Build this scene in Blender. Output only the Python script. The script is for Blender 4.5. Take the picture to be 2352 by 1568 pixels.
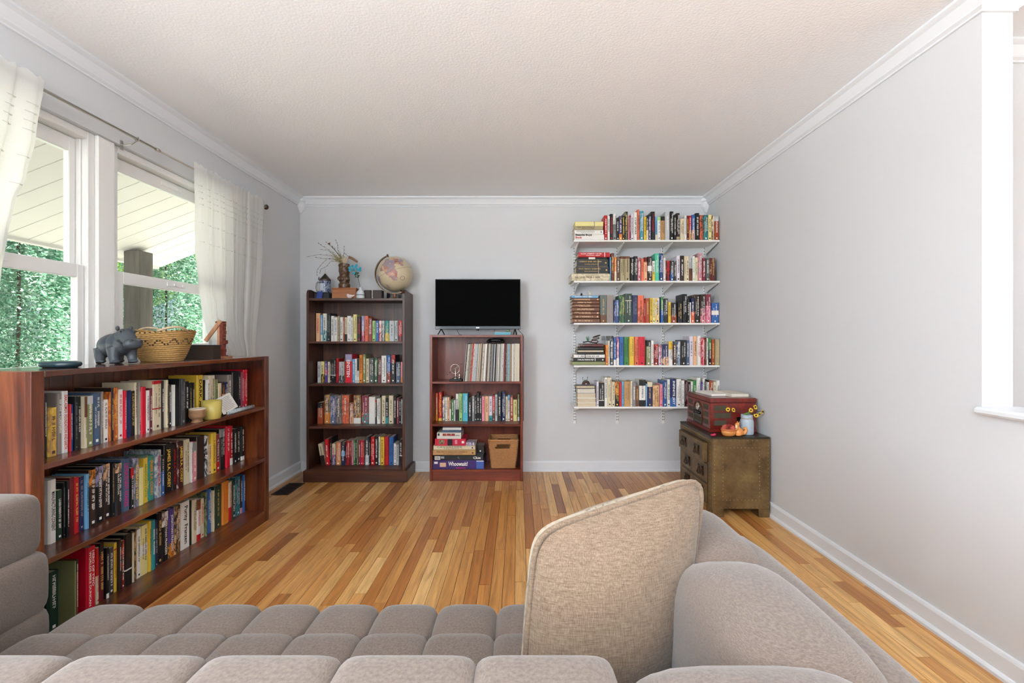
import bpy, bmesh, math, random
from mathutils import Vector, Matrix, Euler
random.seed(7)
PI = math.pi
SC = bpy.context.scene
COL = SC.collection
for _o in list(bpy.data.objects):
    bpy.data.objects.remove(_o)

# ------------------------------------------------------------------ camera
F = 1045.0            # focal length in pixels of the 2352 wide frame
CX, CY, HC = 1190.0, 780.0, 1.173
cam_data = bpy.data.cameras.new('camera')
cam_data.sensor_width = 36.0
cam_data.lens = F / 2352.0 * 36.0
cam_data.shift_x = -(CX - 1176.0) / 2352.0
cam_data.shift_y = (CY - 784.0) / 2352.0
cam_data.clip_start = 0.02
cam = bpy.data.objects.new('camera', cam_data)
cam.location = (0, 0, HC)
cam.rotation_euler = (PI / 2, 0, 0)
COL.objects.link(cam)
SC.camera = cam

# ------------------------------------------------------------------ world, sun, fill lights, exposure
SC.view_settings.view_transform = 'Standard'
SC.view_settings.look = 'None'
SC.view_settings.gamma = 1.0
SC.view_settings.use_curve_mapping = False
SC.view_settings.exposure = 0.13

world = bpy.data.worlds.new('sky')
SC.world = world
world.use_nodes = True
wn = world.node_tree.nodes
wn.clear()
w_out = wn.new('ShaderNodeOutputWorld')
w_bg = wn.new('ShaderNodeBackground')
w_sky = wn.new('ShaderNodeTexSky')
w_sky.sky_type = 'HOSEK_WILKIE'
w_sky.sun_direction = (0.42, 0.25, 0.87)
w_sky.turbidity = 5.0
w_sky.ground_albedo = 0.4
w_bg.inputs['Strength'].default_value = 3.2
world.node_tree.links.new(w_sky.outputs[0], w_bg.inputs[0])
world.node_tree.links.new(w_bg.outputs[0], w_out.inputs[0])

sun_d = bpy.data.lights.new('sun', 'SUN')
sun_d.energy = 22.0
sun_d.angle = 0.02
sun_d.color = (1.0, 0.95, 0.86)
sun_o = bpy.data.objects.new('sun', sun_d)
sun_o.rotation_euler = Vector((-0.42, -0.25, -0.87)).to_track_quat('-Z', 'Y').to_euler()
sun_o.location = (4, 3, 9)
COL.objects.link(sun_o)

def area(name, loc, direction, sx, sy, energy, color=(1, 1, 1)):
    d = bpy.data.lights.new(name, 'AREA')
    d.shape = 'RECTANGLE'
    d.size = sx
    d.size_y = sy
    d.energy = energy
    d.color = color
    o = bpy.data.objects.new(name, d)
    o.location = loc
    o.rotation_euler = Vector(direction).to_track_quat('-Z', 'Z').to_euler()
    COL.objects.link(o)
    return o

# added fill lights at unseen window openings behind the camera and in the hall
area('fill_rear_window', (-0.35, -3.32, 1.45), (0, 1, 0.60), 2.3, 1.5, 36, (0.92, 0.965, 1.0))
area('fill_side_window', (-2.12, -1.2, 1.5), (1, 0.45, 0.55), 1.5, 1.1, 150, (0.92, 0.965, 1.0))
area('fill_hall_window', (4.50, 0.55, 1.55), (-1, 0.0, 0.0), 1.7, 1.2, 22, (0.93, 0.97, 1.0))

# ------------------------------------------------------------------ helpers
def lin(c):
    return c / 12.92 if c <= 0.04045 else ((c + 0.055) / 1.055) ** 2.4

def hexc(h):
    h = h.lstrip('#')
    return tuple(lin(int(h[i:i + 2], 16) / 255.0) for i in (0, 2, 4)) + (1.0,)

def P(px, py, Y):
    """world point seen at photograph pixel (px, py) at distance Y"""
    return Vector(((px - CX) * Y / F, Y, HC - (py - CY) * Y / F))

MATS = {}

def new_mat(name):
    m = bpy.data.materials.new(name)
    m.use_nodes = True
    nt = m.node_tree
    b = nt.nodes['Principled BSDF']
    MATS[name] = m
    return m, nt, b

def setin(b, rough=0.5, metal=0.0, spec=0.5):
    b.inputs['Roughness'].default_value = rough
    b.inputs['Metallic'].default_value = metal
    b.inputs['Specular IOR Level'].default_value = spec

def node(nt, t, **kw):
    n = nt.nodes.new(t)
    for k, v in kw.items():
        if k.startswith('i_'):
            n.inputs[k[2:].replace('_', ' ')].default_value = v
        else:
            setattr(n, k, v)
    return n

def coords(nt, scale=(1, 1, 1), kind='Object', rot=(0, 0, 0)):
    tc = nt.nodes.new('ShaderNodeTexCoord')
    mp = nt.nodes.new('ShaderNodeMapping')
    mp.inputs['Scale'].default_value = scale
    mp.inputs['Rotation'].default_value = rot
    nt.links.new(tc.outputs[kind], mp.inputs['Vector'])
    return mp

def mat_plain(name, h, rough=0.5, metal=0.0, spec=0.5, vary=0.08, scale=30.0, bump=0.0, kind='Object'):
    """one colour with a faint procedural mottling"""
    if name in MATS:
        return MATS[name]
    m, nt, b = new_mat(name)
    c = hexc(h) if isinstance(h, str) else h
    setin(b, rough, metal, spec)
    mp = coords(nt, (1, 1, 1), kind)
    nz = node(nt, 'ShaderNodeTexNoise', i_Scale=scale, i_Detail=3.0)
    nt.links.new(mp.outputs[0], nz.inputs['Vector'])
    mx = node(nt, 'ShaderNodeMix', data_type='RGBA')
    mx.inputs[6].default_value = tuple(x * (1 - vary) for x in c[:3]) + (1,)
    mx.inputs[7].default_value = tuple(min(1, x * (1 + vary)) for x in c[:3]) + (1,)
    nt.links.new(nz.outputs['Fac'], mx.inputs[0])
    nt.links.new(mx.outputs[2], b.inputs['Base Color'])
    if bump:
        bp = node(nt, 'ShaderNodeBump', i_Strength=bump, i_Distance=0.01)
        nt.links.new(nz.outputs['Fac'], bp.inputs['Height'])
        nt.links.new(bp.outputs[0], b.inputs['Normal'])
    return m

def mat_art(name, h1, h2, h3=None, scale=45.0, rough=0.45):
    """printed cover art: blotches of two or three inks"""
    if name in MATS:
        return MATS[name]
    m, nt, b = new_mat(name)
    setin(b, rough, 0, 0.5)
    mp = coords(nt, (1, 1, 0.55))
    nz = node(nt, 'ShaderNodeTexNoise', i_Scale=scale, i_Detail=4.0, i_Roughness=0.6, i_Distortion=0.8)
    nt.links.new(mp.outputs[0], nz.inputs['Vector'])
    cr = nt.nodes.new('ShaderNodeValToRGB')
    e = cr.color_ramp.elements
    e[0].position = 0.42
    e[0].color = hexc(h1)
    e[1].position = 0.58
    e[1].color = hexc(h2)
    if h3:
        k = cr.color_ramp.elements.new(0.70)
        k.color = hexc(h3)
    nt.links.new(nz.outputs['Fac'], cr.inputs[0])
    nt.links.new(cr.outputs[0], b.inputs['Base Color'])
    return m

def mat_wood(name, h1, h2, h3, axis=2, rough=0.35, grain=16.0, spec=0.5, knots=0.0, coat=0.0, rnd=True):
    """stained timber: grain stretched along one axis, streaks and a few knots"""
    if name in MATS:
        return MATS[name]
    m, nt, b = new_mat(name)
    setin(b, rough, 0, spec)
    b.inputs['Coat Weight'].default_value = coat
    b.inputs['Coat Roughness'].default_value = 0.12
    s = [1.0, 1.0, 1.0]
    s[axis] = 0.07
    tc = nt.nodes.new('ShaderNodeTexCoord')
    add = node(nt, 'ShaderNodeVectorMath', operation='ADD')
    nt.links.new(tc.outputs['Object'], add.inputs[0])
    if rnd:
        oi = nt.nodes.new('ShaderNodeObjectInfo')
        ml = node(nt, 'ShaderNodeMath', operation='MULTIPLY')
        ml.inputs[1].default_value = 17.0
        nt.links.new(oi.outputs['Random'], ml.inputs[0])
        nt.links.new(ml.outputs[0], add.inputs[1])
    mp = nt.nodes.new('ShaderNodeMapping')
    mp.inputs['Scale'].default_value = s
    nt.links.new(add.outputs[0], mp.inputs['Vector'])
    n1 = node(nt, 'ShaderNodeTexNoise', i_Scale=grain, i_Detail=6.0, i_Roughness=0.62, i_Distortion=0.9)
    n2 = node(nt, 'ShaderNodeTexNoise', i_Scale=grain * 9, i_Detail=3.0)
    nt.links.new(mp.outputs[0], n1.inputs['Vector'])
    nt.links.new(mp.outputs[0], n2.inputs['Vector'])
    cr = nt.nodes.new('ShaderNodeValToRGB')
    e = cr.color_ramp.elements
    e[0].position = 0.30
    e[0].color = hexc(h1)
    e[1].position = 0.72
    e[1].color = hexc(h3)
    k = e.new(0.5)
    k.color = hexc(h2)
    nt.links.new(n1.outputs['Fac'], cr.inputs[0])
    mx = node(nt, 'ShaderNodeMix', data_type='RGBA', blend_type='MULTIPLY')
    mx.inputs[0].default_value = 0.35
    cr2 = nt.nodes.new('ShaderNodeValToRGB')
    cr2.color_ramp.elements[0].position = 0.35
    cr2.color_ramp.elements[0].color = (0.45, 0.42, 0.4, 1)
    cr2.color_ramp.elements[1].position = 0.6
    nt.links.new(n2.outputs['Fac'], cr2.inputs[0])
    nt.links.new(cr.outputs[0], mx.inputs[6])
    nt.links.new(cr2.outputs[0], mx.inputs[7])
    last = mx.outputs[2]
    if knots:
        mp2 = nt.nodes.new('ShaderNodeMapping')
        s2 = [1.0, 1.0, 1.0]
        s2[axis] = 0.45
        mp2.inputs['Scale'].default_value = s2
        nt.links.new(add.outputs[0], mp2.inputs['Vector'])
        vo = node(nt, 'ShaderNodeTexVoronoi', i_Scale=knots)
        nt.links.new(mp2.outputs[0], vo.inputs['Vector'])
        cr3 = nt.nodes.new('ShaderNodeValToRGB')
        cr3.color_ramp.elements[0].position = 0.03
        cr3.color_ramp.elements[0].color = (0.16, 0.10, 0.08, 1)
        cr3.color_ramp.elements[1].position = 0.16
        nt.links.new(vo.outputs['Distance'], cr3.inputs[0])
        m3 = node(nt, 'ShaderNodeMix', data_type='RGBA', blend_type='MULTIPLY')
        m3.inputs[0].default_value = 0.9
        nt.links.new(last, m3.inputs[6])
        nt.links.new(cr3.outputs[0], m3.inputs[7])
        last = m3.outputs[2]
    nt.links.new(last, b.inputs['Base Color'])
    bp = node(nt, 'ShaderNodeBump', i_Strength=0.06, i_Distance=0.004)
    nt.links.new(n2.outputs['Fac'], bp.inputs['Height'])
    nt.links.new(bp.outputs[0], b.inputs['Normal'])
    return m

def mat_fabric(name, h1, h2, scale=900.0, bump=0.25, rough=0.95, slub=0.35):
    """woven cloth: crossed thread waves and slubs"""
    if name in MATS:
        return MATS[name]
    m, nt, b = new_mat(name)
    setin(b, rough, 0, 0.15)
    b.inputs['Sheen Weight'].default_value = 0.25
    mpa = coords(nt, (1, 1, 0.12))
    mpb = coords(nt, (0.12, 0.12, 1))
    na = node(nt, 'ShaderNodeTexNoise', i_Scale=scale, i_Detail=2.0)
    nb = node(nt, 'ShaderNodeTexNoise', i_Scale=scale, i_Detail=2.0)
    nt.links.new(mpa.outputs[0], na.inputs['Vector'])
    nt.links.new(mpb.outputs[0], nb.inputs['Vector'])
    av = node(nt, 'ShaderNodeMath', operation='ADD')
    nt.links.new(na.outputs['Fac'], av.inputs[0])
    nt.links.new(nb.outputs['Fac'], av.inputs[1])
    hf = node(nt, 'ShaderNodeMath', operation='MULTIPLY')
    hf.inputs[1].default_value = 0.5
    nt.links.new(av.outputs[0], hf.inputs[0])
    cr = nt.nodes.new('ShaderNodeValToRGB')
    cr.color_ramp.elements[0].position = 0.5 - slub * 0.5
    cr.color_ramp.elements[0].color = hexc(h1)
    cr.color_ramp.elements[1].position = 0.5 + slub * 0.5
    cr.color_ramp.elements[1].color = hexc(h2)
    nt.links.new(hf.outputs[0], cr.inputs[0])
    nt.links.new(cr.outputs[0], b.inputs['Base Color'])
    bp = node(nt, 'ShaderNodeBump', i_Strength=bump, i_Distance=0.002)
    nt.links.new(hf.outputs[0], bp.inputs['Height'])
    nt.links.new(bp.outputs[0], b.inputs['Normal'])
    return m

class MB:
    """collects shapes and links them as ONE mesh object"""
    def __init__(self):
        self.v = []
        self.f = []

    def add(self, vs, fs):
        n = len(self.v)
        self.v += [Vector(p) for p in vs]
        self.f += [tuple(i + n for i in f) for f in fs]
        return self

    def box(self, x0, x1, y0, y1, z0, z1):
        vs = [(x0, y0, z0), (x1, y0, z0), (x1, y1, z0), (x0, y1, z0), (x0, y0, z1), (x1, y0, z1), (x1, y1, z1), (x0, y1, z1)]
        return self.add(vs, [(0, 3, 2, 1), (4, 5, 6, 7), (0, 1, 5, 4), (1, 2, 6, 5), (2, 3, 7, 6), (3, 0, 4, 7)])

    def rbox(self, c, s, M):
        """box centred at c with size s turned by matrix M"""
        n = len(self.v)
        self.box(-s[0] / 2, s[0] / 2, -s[1] / 2, s[1] / 2, -s[2] / 2, s[2] / 2)
        for i in range(n, len(self.v)):
            self.v[i] = M @ self.v[i] + Vector(c)
        return self

    def prism(self, pts, axis, a0, a1):
        """polygon (convex or not) in the plane across axis, pushed from a0 to a1"""
        def mk(p, a):
            if axis == 0:
                return (a, p[0], p[1])
            if axis == 1:
                return (p[0], a, p[1])
            return (p[0], p[1], a)
        n = len(pts)
        vs = [mk(p, a0) for p in pts] + [mk(p, a1) for p in pts]
        fs = [(i, (i + 1) % n, n + (i + 1) % n, n + i) for i in range(n)]
        fs += [tuple(range(n - 1, -1, -1)), tuple(range(n, 2 * n))]
        return self.add(vs, fs)

    def lathe(self, prof, c=(0, 0, 0), seg=24, sx=1.0, sy=1.0, cap=True):
        vs, fs = [], []
        for r, z in prof:
            for k in range(seg):
                a = 2 * PI * k / seg
                vs.append((c[0] + r * math.cos(a) * sx, c[1] + r * math.sin(a) * sy, c[2] + z))
        for j in range(len(prof) - 1):
            for k in range(seg):
                a, b2 = j * seg + k, j * seg + (k + 1) % seg
                fs.append((a, b2, b2 + seg, a + seg))
        if cap:
            fs.append(tuple(range(seg - 1, -1, -1)))
            n = (len(prof) - 1) * seg
            fs.append(tuple(range(n, n + seg)))
        return self.add(vs, fs)

    def tube(self, pts, r, seg=8, closed=False, cap=True):
        pts = [Vector(p) for p in pts]
        n = len(pts)
        rs = r if isinstance(r, (list, tuple)) else [r] * n
        vs, fs = [], []
        prev = None
        for i, p in enumerate(pts):
            if closed:
                t = (pts[(i + 1) % n] - pts[i - 1])
            else:
                t = pts[min(i + 1, n - 1)] - pts[max(i - 1, 0)]
            t = t.normalized() if t.length > 1e-9 else Vector((0, 0, 1))
            if prev is None:
                u = t.orthogonal().normalized()
            else:
                u = prev - t * prev.dot(t)
                u = u.normalized() if u.length > 1e-6 else t.orthogonal().normalized()
            prev = u
            w = t.cross(u)
            for k in range(seg):
                a = 2 * PI * k / seg
                vs.append(p + (u * math.cos(a) + w * math.sin(a)) * rs[i])
        m = n if closed else n - 1
        for i in range(m):
            for k in range(seg):
                a = i * seg + k
                b2 = i * seg + (k + 1) % seg
                c2 = ((i + 1) % n) * seg
                fs.append((a, b2, c2 + (k + 1) % seg, c2 + k))
        if cap and not closed:
            fs.append(tuple(range(seg - 1, -1, -1)))
            fs.append(tuple(range((n - 1) * seg, n * seg)))
        return self.add(vs, fs)

    def ball(self, c, r, seg=12, rings=8, M=None):
        r = r if isinstance(r, (tuple, list)) else (r, r, r)
        vs = [Vector((0, 0, -r[2]))]
        for j in range(1, rings):
            t = -PI / 2 + PI * j / rings
            for k in range(seg):
                a = 2 * PI * k / seg
                vs.append(Vector((r[0] * math.cos(t) * math.cos(a), r[1] * math.cos(t) * math.sin(a), r[2] * math.sin(t))))
        vs.append(Vector((0, 0, r[2])))
        fs = []
        for k in range(seg):
            fs.append((0, 1 + (k + 1) % seg, 1 + k))
            for j in range(rings - 2):
                a, b2 = 1 + j * seg + k, 1 + j * seg + (k + 1) % seg
                fs.append((a, b2, b2 + seg, a + seg))
            n = 1 + (rings - 2) * seg
            fs.append((n + k, n + (k + 1) % seg, len(vs) - 1))
        if M is not None:
            vs = [M @ p for p in vs]
        return self.add([p + Vector(c) for p in vs], fs)

    def build(self, name, mat, parent=None, loc=None, smooth=False, bevel=0.0, seg=1, world=False, rot=None):
        vs = self.v
        if world and parent is not None:
            vs = [p - parent.location for p in vs]
        me = bpy.data.meshes.new(name)
        me.from_pydata([tuple(p) for p in vs], [], self.f)
        bm = bmesh.new()
        bm.from_mesh(me)
        bmesh.ops.recalc_face_normals(bm, faces=bm.faces)
        if bevel:
            es = [e for e in bm.edges if len(e.link_faces) == 2 and e.calc_face_angle(0) > 0.6]
            bmesh.ops.bevel(bm, geom=es, offset=bevel, segments=seg, affect='EDGES', clamp_overlap=True)
        bm.to_mesh(me)
        bm.free()
        return link(name, me, mat, parent, loc, smooth, rot)

def link(name, me, mat, parent=None, loc=None, smooth=False, rot=None):
    if mat is not None:
        me.materials.clear()
        me.materials.append(mat)
    if smooth:
        for p in me.polygons:
            p.use_smooth = True
    o = bpy.data.objects.new(name, me)
    COL.objects.link(o)
    if parent is not None:
        o.parent = parent
    if loc is not None:
        o.location = loc
    if rot is not None:
        o.rotation_euler = rot
    return o

def tag(o, label=None, cat=None, group=None, kind=None):
    if label:
        o['label'] = label
    if cat:
        o['category'] = cat
    if group:
        o['group'] = group
    if kind:
        o['kind'] = kind
    return o

def thing(name, label, cat, loc=(0, 0, 0), rotz=0.0, group=None, rot=None):
    o = bpy.data.objects.new(name, None)
    o.empty_display_size = 0.02
    COL.objects.link(o)
    o.location = loc
    o.rotation_euler = rot if rot is not None else (0, 0, rotz)
    return tag(o, label, cat, group)

def struct(name, mb, mat, label=None, bevel=0.0, smooth=False):
    o = mb.build(name, mat, bevel=bevel, smooth=smooth)
    return tag(o, label, None, None, 'structure')

def copy_tree(o, parent=None):
    c = o.copy()
    COL.objects.link(c)
    c.parent = parent
    for ch in list(o.children):
        copy_tree(ch, c)
    return c

def remesh(name, mb, mat, parent=None, voxel=0.004, smooth_it=6, world=False):
    """melt overlapping balls and tubes into one continuous skin"""
    vs = mb.v
    if world and parent is not None:
        mb.v = [p - parent.location for p in vs]
    o = mb.build(name + '_tmp', None)
    r = o.modifiers.new('r', 'REMESH')
    r.mode = 'VOXEL'
    r.voxel_size = voxel
    s = o.modifiers.new('s', 'SMOOTH')
    s.iterations = smooth_it
    s.factor = 0.5
    dg = bpy.context.evaluated_depsgraph_get()
    me = bpy.data.meshes.new_from_object(o.evaluated_get(dg))
    me.name = name
    bpy.data.objects.remove(o)
    return link(name, me, mat, parent, smooth=True)

TXT = {}

def text_mesh(s, bold=0.0):
    if (s, bold) not in TXT:
        cu = bpy.data.curves.new('txt', 'FONT')
        cu.body = s
        cu.align_x = 'LEFT'
        cu.resolution_u = 2
        cu.offset = bold
        cu.fill_mode = 'FRONT'
        o = bpy.data.objects.new('txt', cu)
        COL.objects.link(o)
        dg = bpy.context.evaluated_depsgraph_get()
        me = bpy.data.meshes.new_from_object(o.evaluated_get(dg))
        bpy.data.objects.remove(o)
        xs = [v.co.x for v in me.vertices]
        ys = [v.co.y for v in me.vertices]
        TXT[(s, bold)] = ([v.co.copy() for v in me.vertices], [tuple(p.vertices) for p in me.polygons], min(xs), max(xs), min(ys), max(ys))
        bpy.data.meshes.remove(me)
    return TXT[(s, bold)]

def letters(mb, s, O, U, V, length, height, bold=0.02):
    """flat print of s: starts at O, runs along U for length, letters rise along V by height"""
    vs, fs, x0, x1, y0, y1 = text_mesh(s, bold)
    O, U, V = Vector(O), Vector(U), Vector(V)
    mb.add([O + U * ((p.x - x0) / (x1 - x0) * length) + V * ((p.y - y0) / (y1 - y0) * height) for p in vs], fs)
    return mb
# ------------------------------------------------------------------ materials of the setting
def mat_paint(name, h, bump=0.05, scale=260.0, rough=0.6, dist=0.002):
    m, nt, b = new_mat(name)
    setin(b, rough, 0, 0.35)
    b.inputs['Base Color'].default_value = hexc(h)
    mp = coords(nt)
    nz = node(nt, 'ShaderNodeTexNoise', i_Scale=scale, i_Detail=3.0)
    nt.links.new(mp.outputs[0], nz.inputs['Vector'])
    bp = node(nt, 'ShaderNodeBump', i_Strength=bump, i_Distance=dist)
    nt.links.new(nz.outputs['Fac'], bp.inputs['Height'])
    nt.links.new(bp.outputs[0], b.inputs['Normal'])
    return m

M_WALL = mat_paint('wall_paint', 'd3d5d8')
M_CEIL = mat_paint('ceiling_paint', 'f3f6fa', bump=0.32, scale=95.0, rough=0.8, dist=0.004)
M_TRIM = mat_paint('trim_gloss_paint', 'e0e4e9', bump=0.02, rough=0.35)
M_WHITE = mat_paint('white_enamel', 'f0f0ee', bump=0.0, rough=0.4)
M_VINYL = mat_paint('window_vinyl', 'eeeeec', bump=0.01, rough=0.35)
M_SOFFIT = mat_paint('soffit_vinyl', 'cdc9c4', bump=0.02, rough=0.5)
M_SUB = mat_plain('subfloor', '2a1a10', 0.8)

def mat_oak():
    m, nt, b = new_mat('oak_strip')
    setin(b, 0.30, 0, 0.5)
    tc = nt.nodes.new('ShaderNodeTexCoord')
    geo = nt.nodes.new('ShaderNodeNewGeometry')
    oi = nt.nodes.new('ShaderNodeObjectInfo')
    rs = node(nt, 'ShaderNodeMath', operation='ADD')
    nt.links.new(oi.outputs['Random'], rs.inputs[0])
    nt.links.new(geo.outputs['Random Per Island'], rs.inputs[1])
    fr = node(nt, 'ShaderNodeMath', operation='FRACT')
    nt.links.new(rs.outputs[0], fr.inputs[0])
    mu = node(nt, 'ShaderNodeMath', operation='MULTIPLY')
    mu.inputs[1].default_value = 31.0
    nt.links.new(fr.outputs[0], mu.inputs[0])
    sh = node(nt, 'ShaderNodeVectorMath', operation='ADD')
    nt.links.new(geo.outputs['Position'], sh.inputs[0])
    nt.links.new(mu.outputs[0], sh.inputs[1])
    mp = nt.nodes.new('ShaderNodeMapping')
    mp.inputs['Scale'].default_value = (1.0, 0.055, 1.0)
    nt.links.new(sh.outputs[0], mp.inputs['Vector'])
    n1 = node(nt, 'ShaderNodeTexNoise', i_Scale=34.0, i_Detail=5.0, i_Roughness=0.6, i_Distortion=1.5)
    nt.links.new(mp.outputs[0], n1.inputs['Vector'])
    wv = node(nt, 'ShaderNodeTexWave', i_Scale=60.0, i_Distortion=9.0, i_Detail=3.0, i_Detail_Scale=1.2)
    wv.bands_direction = 'X'
    nt.links.new(mp.outputs[0], wv.inputs['Vector'])
    # board tone
    cr = nt.nodes.new('ShaderNodeValToRGB')
    e = cr.color_ramp.elements
    e[0].position = 0.0
    e[0].color = hexc('8a5428')
    e[1].position = 1.0
    e[1].color = hexc('e6bd80')
    for p_, h_ in ((0.12, 'a86c38'), (0.35, 'c08748'), (0.6, 'cc9658'), (0.85, 'd8a868')):
        k = e.new(p_)
        k.color = hexc(h_)
    nt.links.new(fr.outputs[0], cr.inputs[0])
    g = nt.nodes.new('ShaderNodeValToRGB')
    g.color_ramp.elements[0].position = 0.30
    g.color_ramp.elements[0].color = (0.38, 0.30, 0.22, 1)
    g.color_ramp.elements[1].position = 0.60
    g.color_ramp.elements[1].color = (1.08, 1.06, 1.02, 1)
    nt.links.new(n1.outputs['Fac'], g.inputs[0])
    m1 = node(nt, 'ShaderNodeMix', data_type='RGBA', blend_type='MULTIPLY')
    m1.inputs[0].default_value = 0.66
    nt.links.new(cr.outputs[0], m1.inputs[6])
    nt.links.new(g.outputs[0], m1.inputs[7])
    g2 = nt.nodes.new('ShaderNodeValToRGB')
    g2.color_ramp.elements[0].position = 0.12
    g2.color_ramp.elements[0].color = (0.55, 0.45, 0.36, 1)
    g2.color_ramp.elements[1].position = 0.42
    nt.links.new(wv.outputs['Fac'], g2.inputs[0])
    m2 = node(nt, 'ShaderNodeMix', data_type='RGBA', blend_type='MULTIPLY')
    m2.inputs[0].default_value = 0.32
    nt.links.new(m1.outputs[2], m2.inputs[6])
    nt.links.new(g2.outputs[0], m2.inputs[7])
    nt.links.new(m2.outputs[2], b.inputs['Base Color'])
    bp = node(nt, 'ShaderNodeBump', i_Strength=0.05, i_Distance=0.002)
    nt.links.new(n1.outputs['Fac'], bp.inputs['Height'])
    nt.links.new(bp.outputs[0], b.inputs['Normal'])
    return m

M_OAK = mat_oak()

# ------------------------------------------------------------------ room shell
XL, XR, YB, ZC = -1.95, 1.687, 4.07, 2.44
YJ = 1.655                      # where the full-height right wall ends at the pass-through opening
YR = -3.2

WY0, WY1, WZ0, WZ1 = 1.17, 3.0, 1.045, 2.13
m = MB()
t = XL - 0.12
m.box(t, XL, YR, -1.95, 0, ZC)
m.box(t, XL, -1.95, -0.45, 0, 0.95).box(t, XL, -1.95, -0.45, 2.05, ZC)
m.box(t, XL, -0.45, WY0, 0, ZC)
m.box(t, XL, WY0, WY1, 0, WZ0).box(t, XL, WY0, WY1, WZ1, ZC)
m.box(t, XL, WY1, YB + 0.12, 0, ZC)
struct('wall_left', m, M_WALL)
struct('wall_back', MB().box(XL, XR + 0.115, YB, YB + 0.12, 0, ZC), M_WALL)
m = MB().box(XR, XR + 0.113, YJ, YB, 0, ZC)
m.box(XR, XR + 0.113, -1.2, YJ, 0, 0.903)
m.box(XR, XR + 0.113, YR, -1.2, 0, ZC)
struct('wall_right', m, M_WALL)
m = MB().box(XL, -1.5, YR - 0.12, YR, 0, ZC).box(0.8, 4.6, YR - 0.12, YR, 0, ZC)
m.box(-1.5, 0.8, YR - 0.12, YR, 0, 0.68).box(-1.5, 0.8, YR - 0.12, YR, 2.22, ZC)
struct('wall_rear', m, M_WALL)
struct('wall_hall', MB().box(XR + 0.113, 4.6, 1.96, 2.08, 0, ZC).box(4.48, 4.6, YR, -0.35, 0, ZC).box(4.48, 4.6, 1.45, 1.96, 0, ZC).box(4.48, 4.6, -0.35, 1.45, 0, 0.9).box(4.48, 4.6, -0.35, 1.45, 2.2, ZC), M_WALL)
struct('ceiling', MB().box(t, 4.6, YR - 0.12, YB + 0.12, ZC, ZC + 0.15), M_CEIL)

# floor: subfloor slab with oak strips laid along the room
floor = struct('floor', MB().box(t, 4.6, YR - 0.12, YB + 0.12, -0.12, -0.007), M_SUB)
um = MB()
um.add([(0, 0, 0), (1, 0, 0), (1, 1, 0), (0, 1, 0), (0.012, 0.0012, 1), (0.988, 0.0012, 1), (0.988, 0.9988, 1), (0.012, 0.9988, 1)],
       [(4, 5, 6, 7), (0, 1, 5, 4), (1, 2, 6, 5), (2, 3, 7, 6), (3, 0, 4, 7)])
plank_me = bpy.data.meshes.new('oak_plank')
plank_me.from_pydata([tuple(p) for p in um.v], [], um.f)
plank_me.materials.append(M_OAK)
PW = 0.0572
rest = MB()
rnd = random.Random(3)
npl = 0
x = XL - 0.01
while x < XR + 0.01:
    y = YR - rnd.random() * 0.8
    while y < YB:
        ln = rnd.choice((0.35, 0.5, 0.62, 0.75, 0.9, 1.1, 1.35))
        y1 = min(y + ln, YB)
        seen = y1 > 1.28 and y < YB - 0.02 and -1.62 < x and (y1 > 1.4 or x > 0.55)
        if x > 0.55 and y1 > 0.9:
            seen = True
        if seen and npl < 298:
            o = bpy.data.objects.new('floor_plank', plank_me)
            COL.objects.link(o)
            o.parent = floor
            o.location = (x, y, -0.007)
            o.scale = (PW - 0.0006, y1 - y - 0.0007, 0.007)
            npl += 1
        else:
            rest.add([(x, y, -0.001), (x + PW - 0.0006, y, -0.001), (x + PW - 0.0006, y1 - 0.0007, -0.001), (x, y1 - 0.0007, -0.001),
                      (x, y, -0.007), (x + PW - 0.0006, y, -0.007), (x + PW - 0.0006, y1 - 0.0007, -0.007), (x, y1 - 0.0007, -0.007)],
                     [(0, 1, 2, 3), (4, 5, 1, 0), (5, 6, 2, 1), (6, 7, 3, 2), (7, 4, 0, 3)])
        y = y1
    x += PW
while x < 4.5:
    rest.add([(x, YR, -0.001), (x + PW - 0.0006, YR, -0.001), (x + PW - 0.0006, 1.96, -0.001), (x, 1.96, -0.001)], [(0, 1, 2, 3)])
    x += PW
tag(rest.build('floor_planks', M_OAK, floor), kind='stuff')

# crown moulding, baseboards
CP = [(0, 0), (0.058, 0), (0.058, 0.010), (0.050, 0.016), (0.040, 0.022), (0.030, 0.040), (0.022, 0.056), (0.022, 0.062), (0.010, 0.070), (0.010, 0.078), (0, 0.078)]
BP = [(0, 0), (0.026, 0), (0.026, 0.012), (0.020, 0.019), (0.014, 0.022), (0.014, 0.078), (0.009, 0.090), (0, 0.092)]

def moulding(prof, axis, w, s_, a0, m0, a1, m1, top):
    """moulding along one wall; m0, m1 mitre the ends (+1 / -1 per metre of projection)"""
    vs, fs = [], []
    n = len(prof)
    for a, m_ in ((a0, m0), (a1, m1)):
        for p, d in prof:
            z = (ZC - d) if top else d
            vs.append((w + s_ * p, a + m_ * p, z) if axis == 1 else (a + m_ * p, w + s_ * p, z))
    for k in range(n):
        fs.append((k, (k + 1) % n, n + (k + 1) % n, n + k))
    fs += [tuple(range(n)), tuple(range(n, 2 * n))]
    return MB().add(vs, fs)

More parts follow.
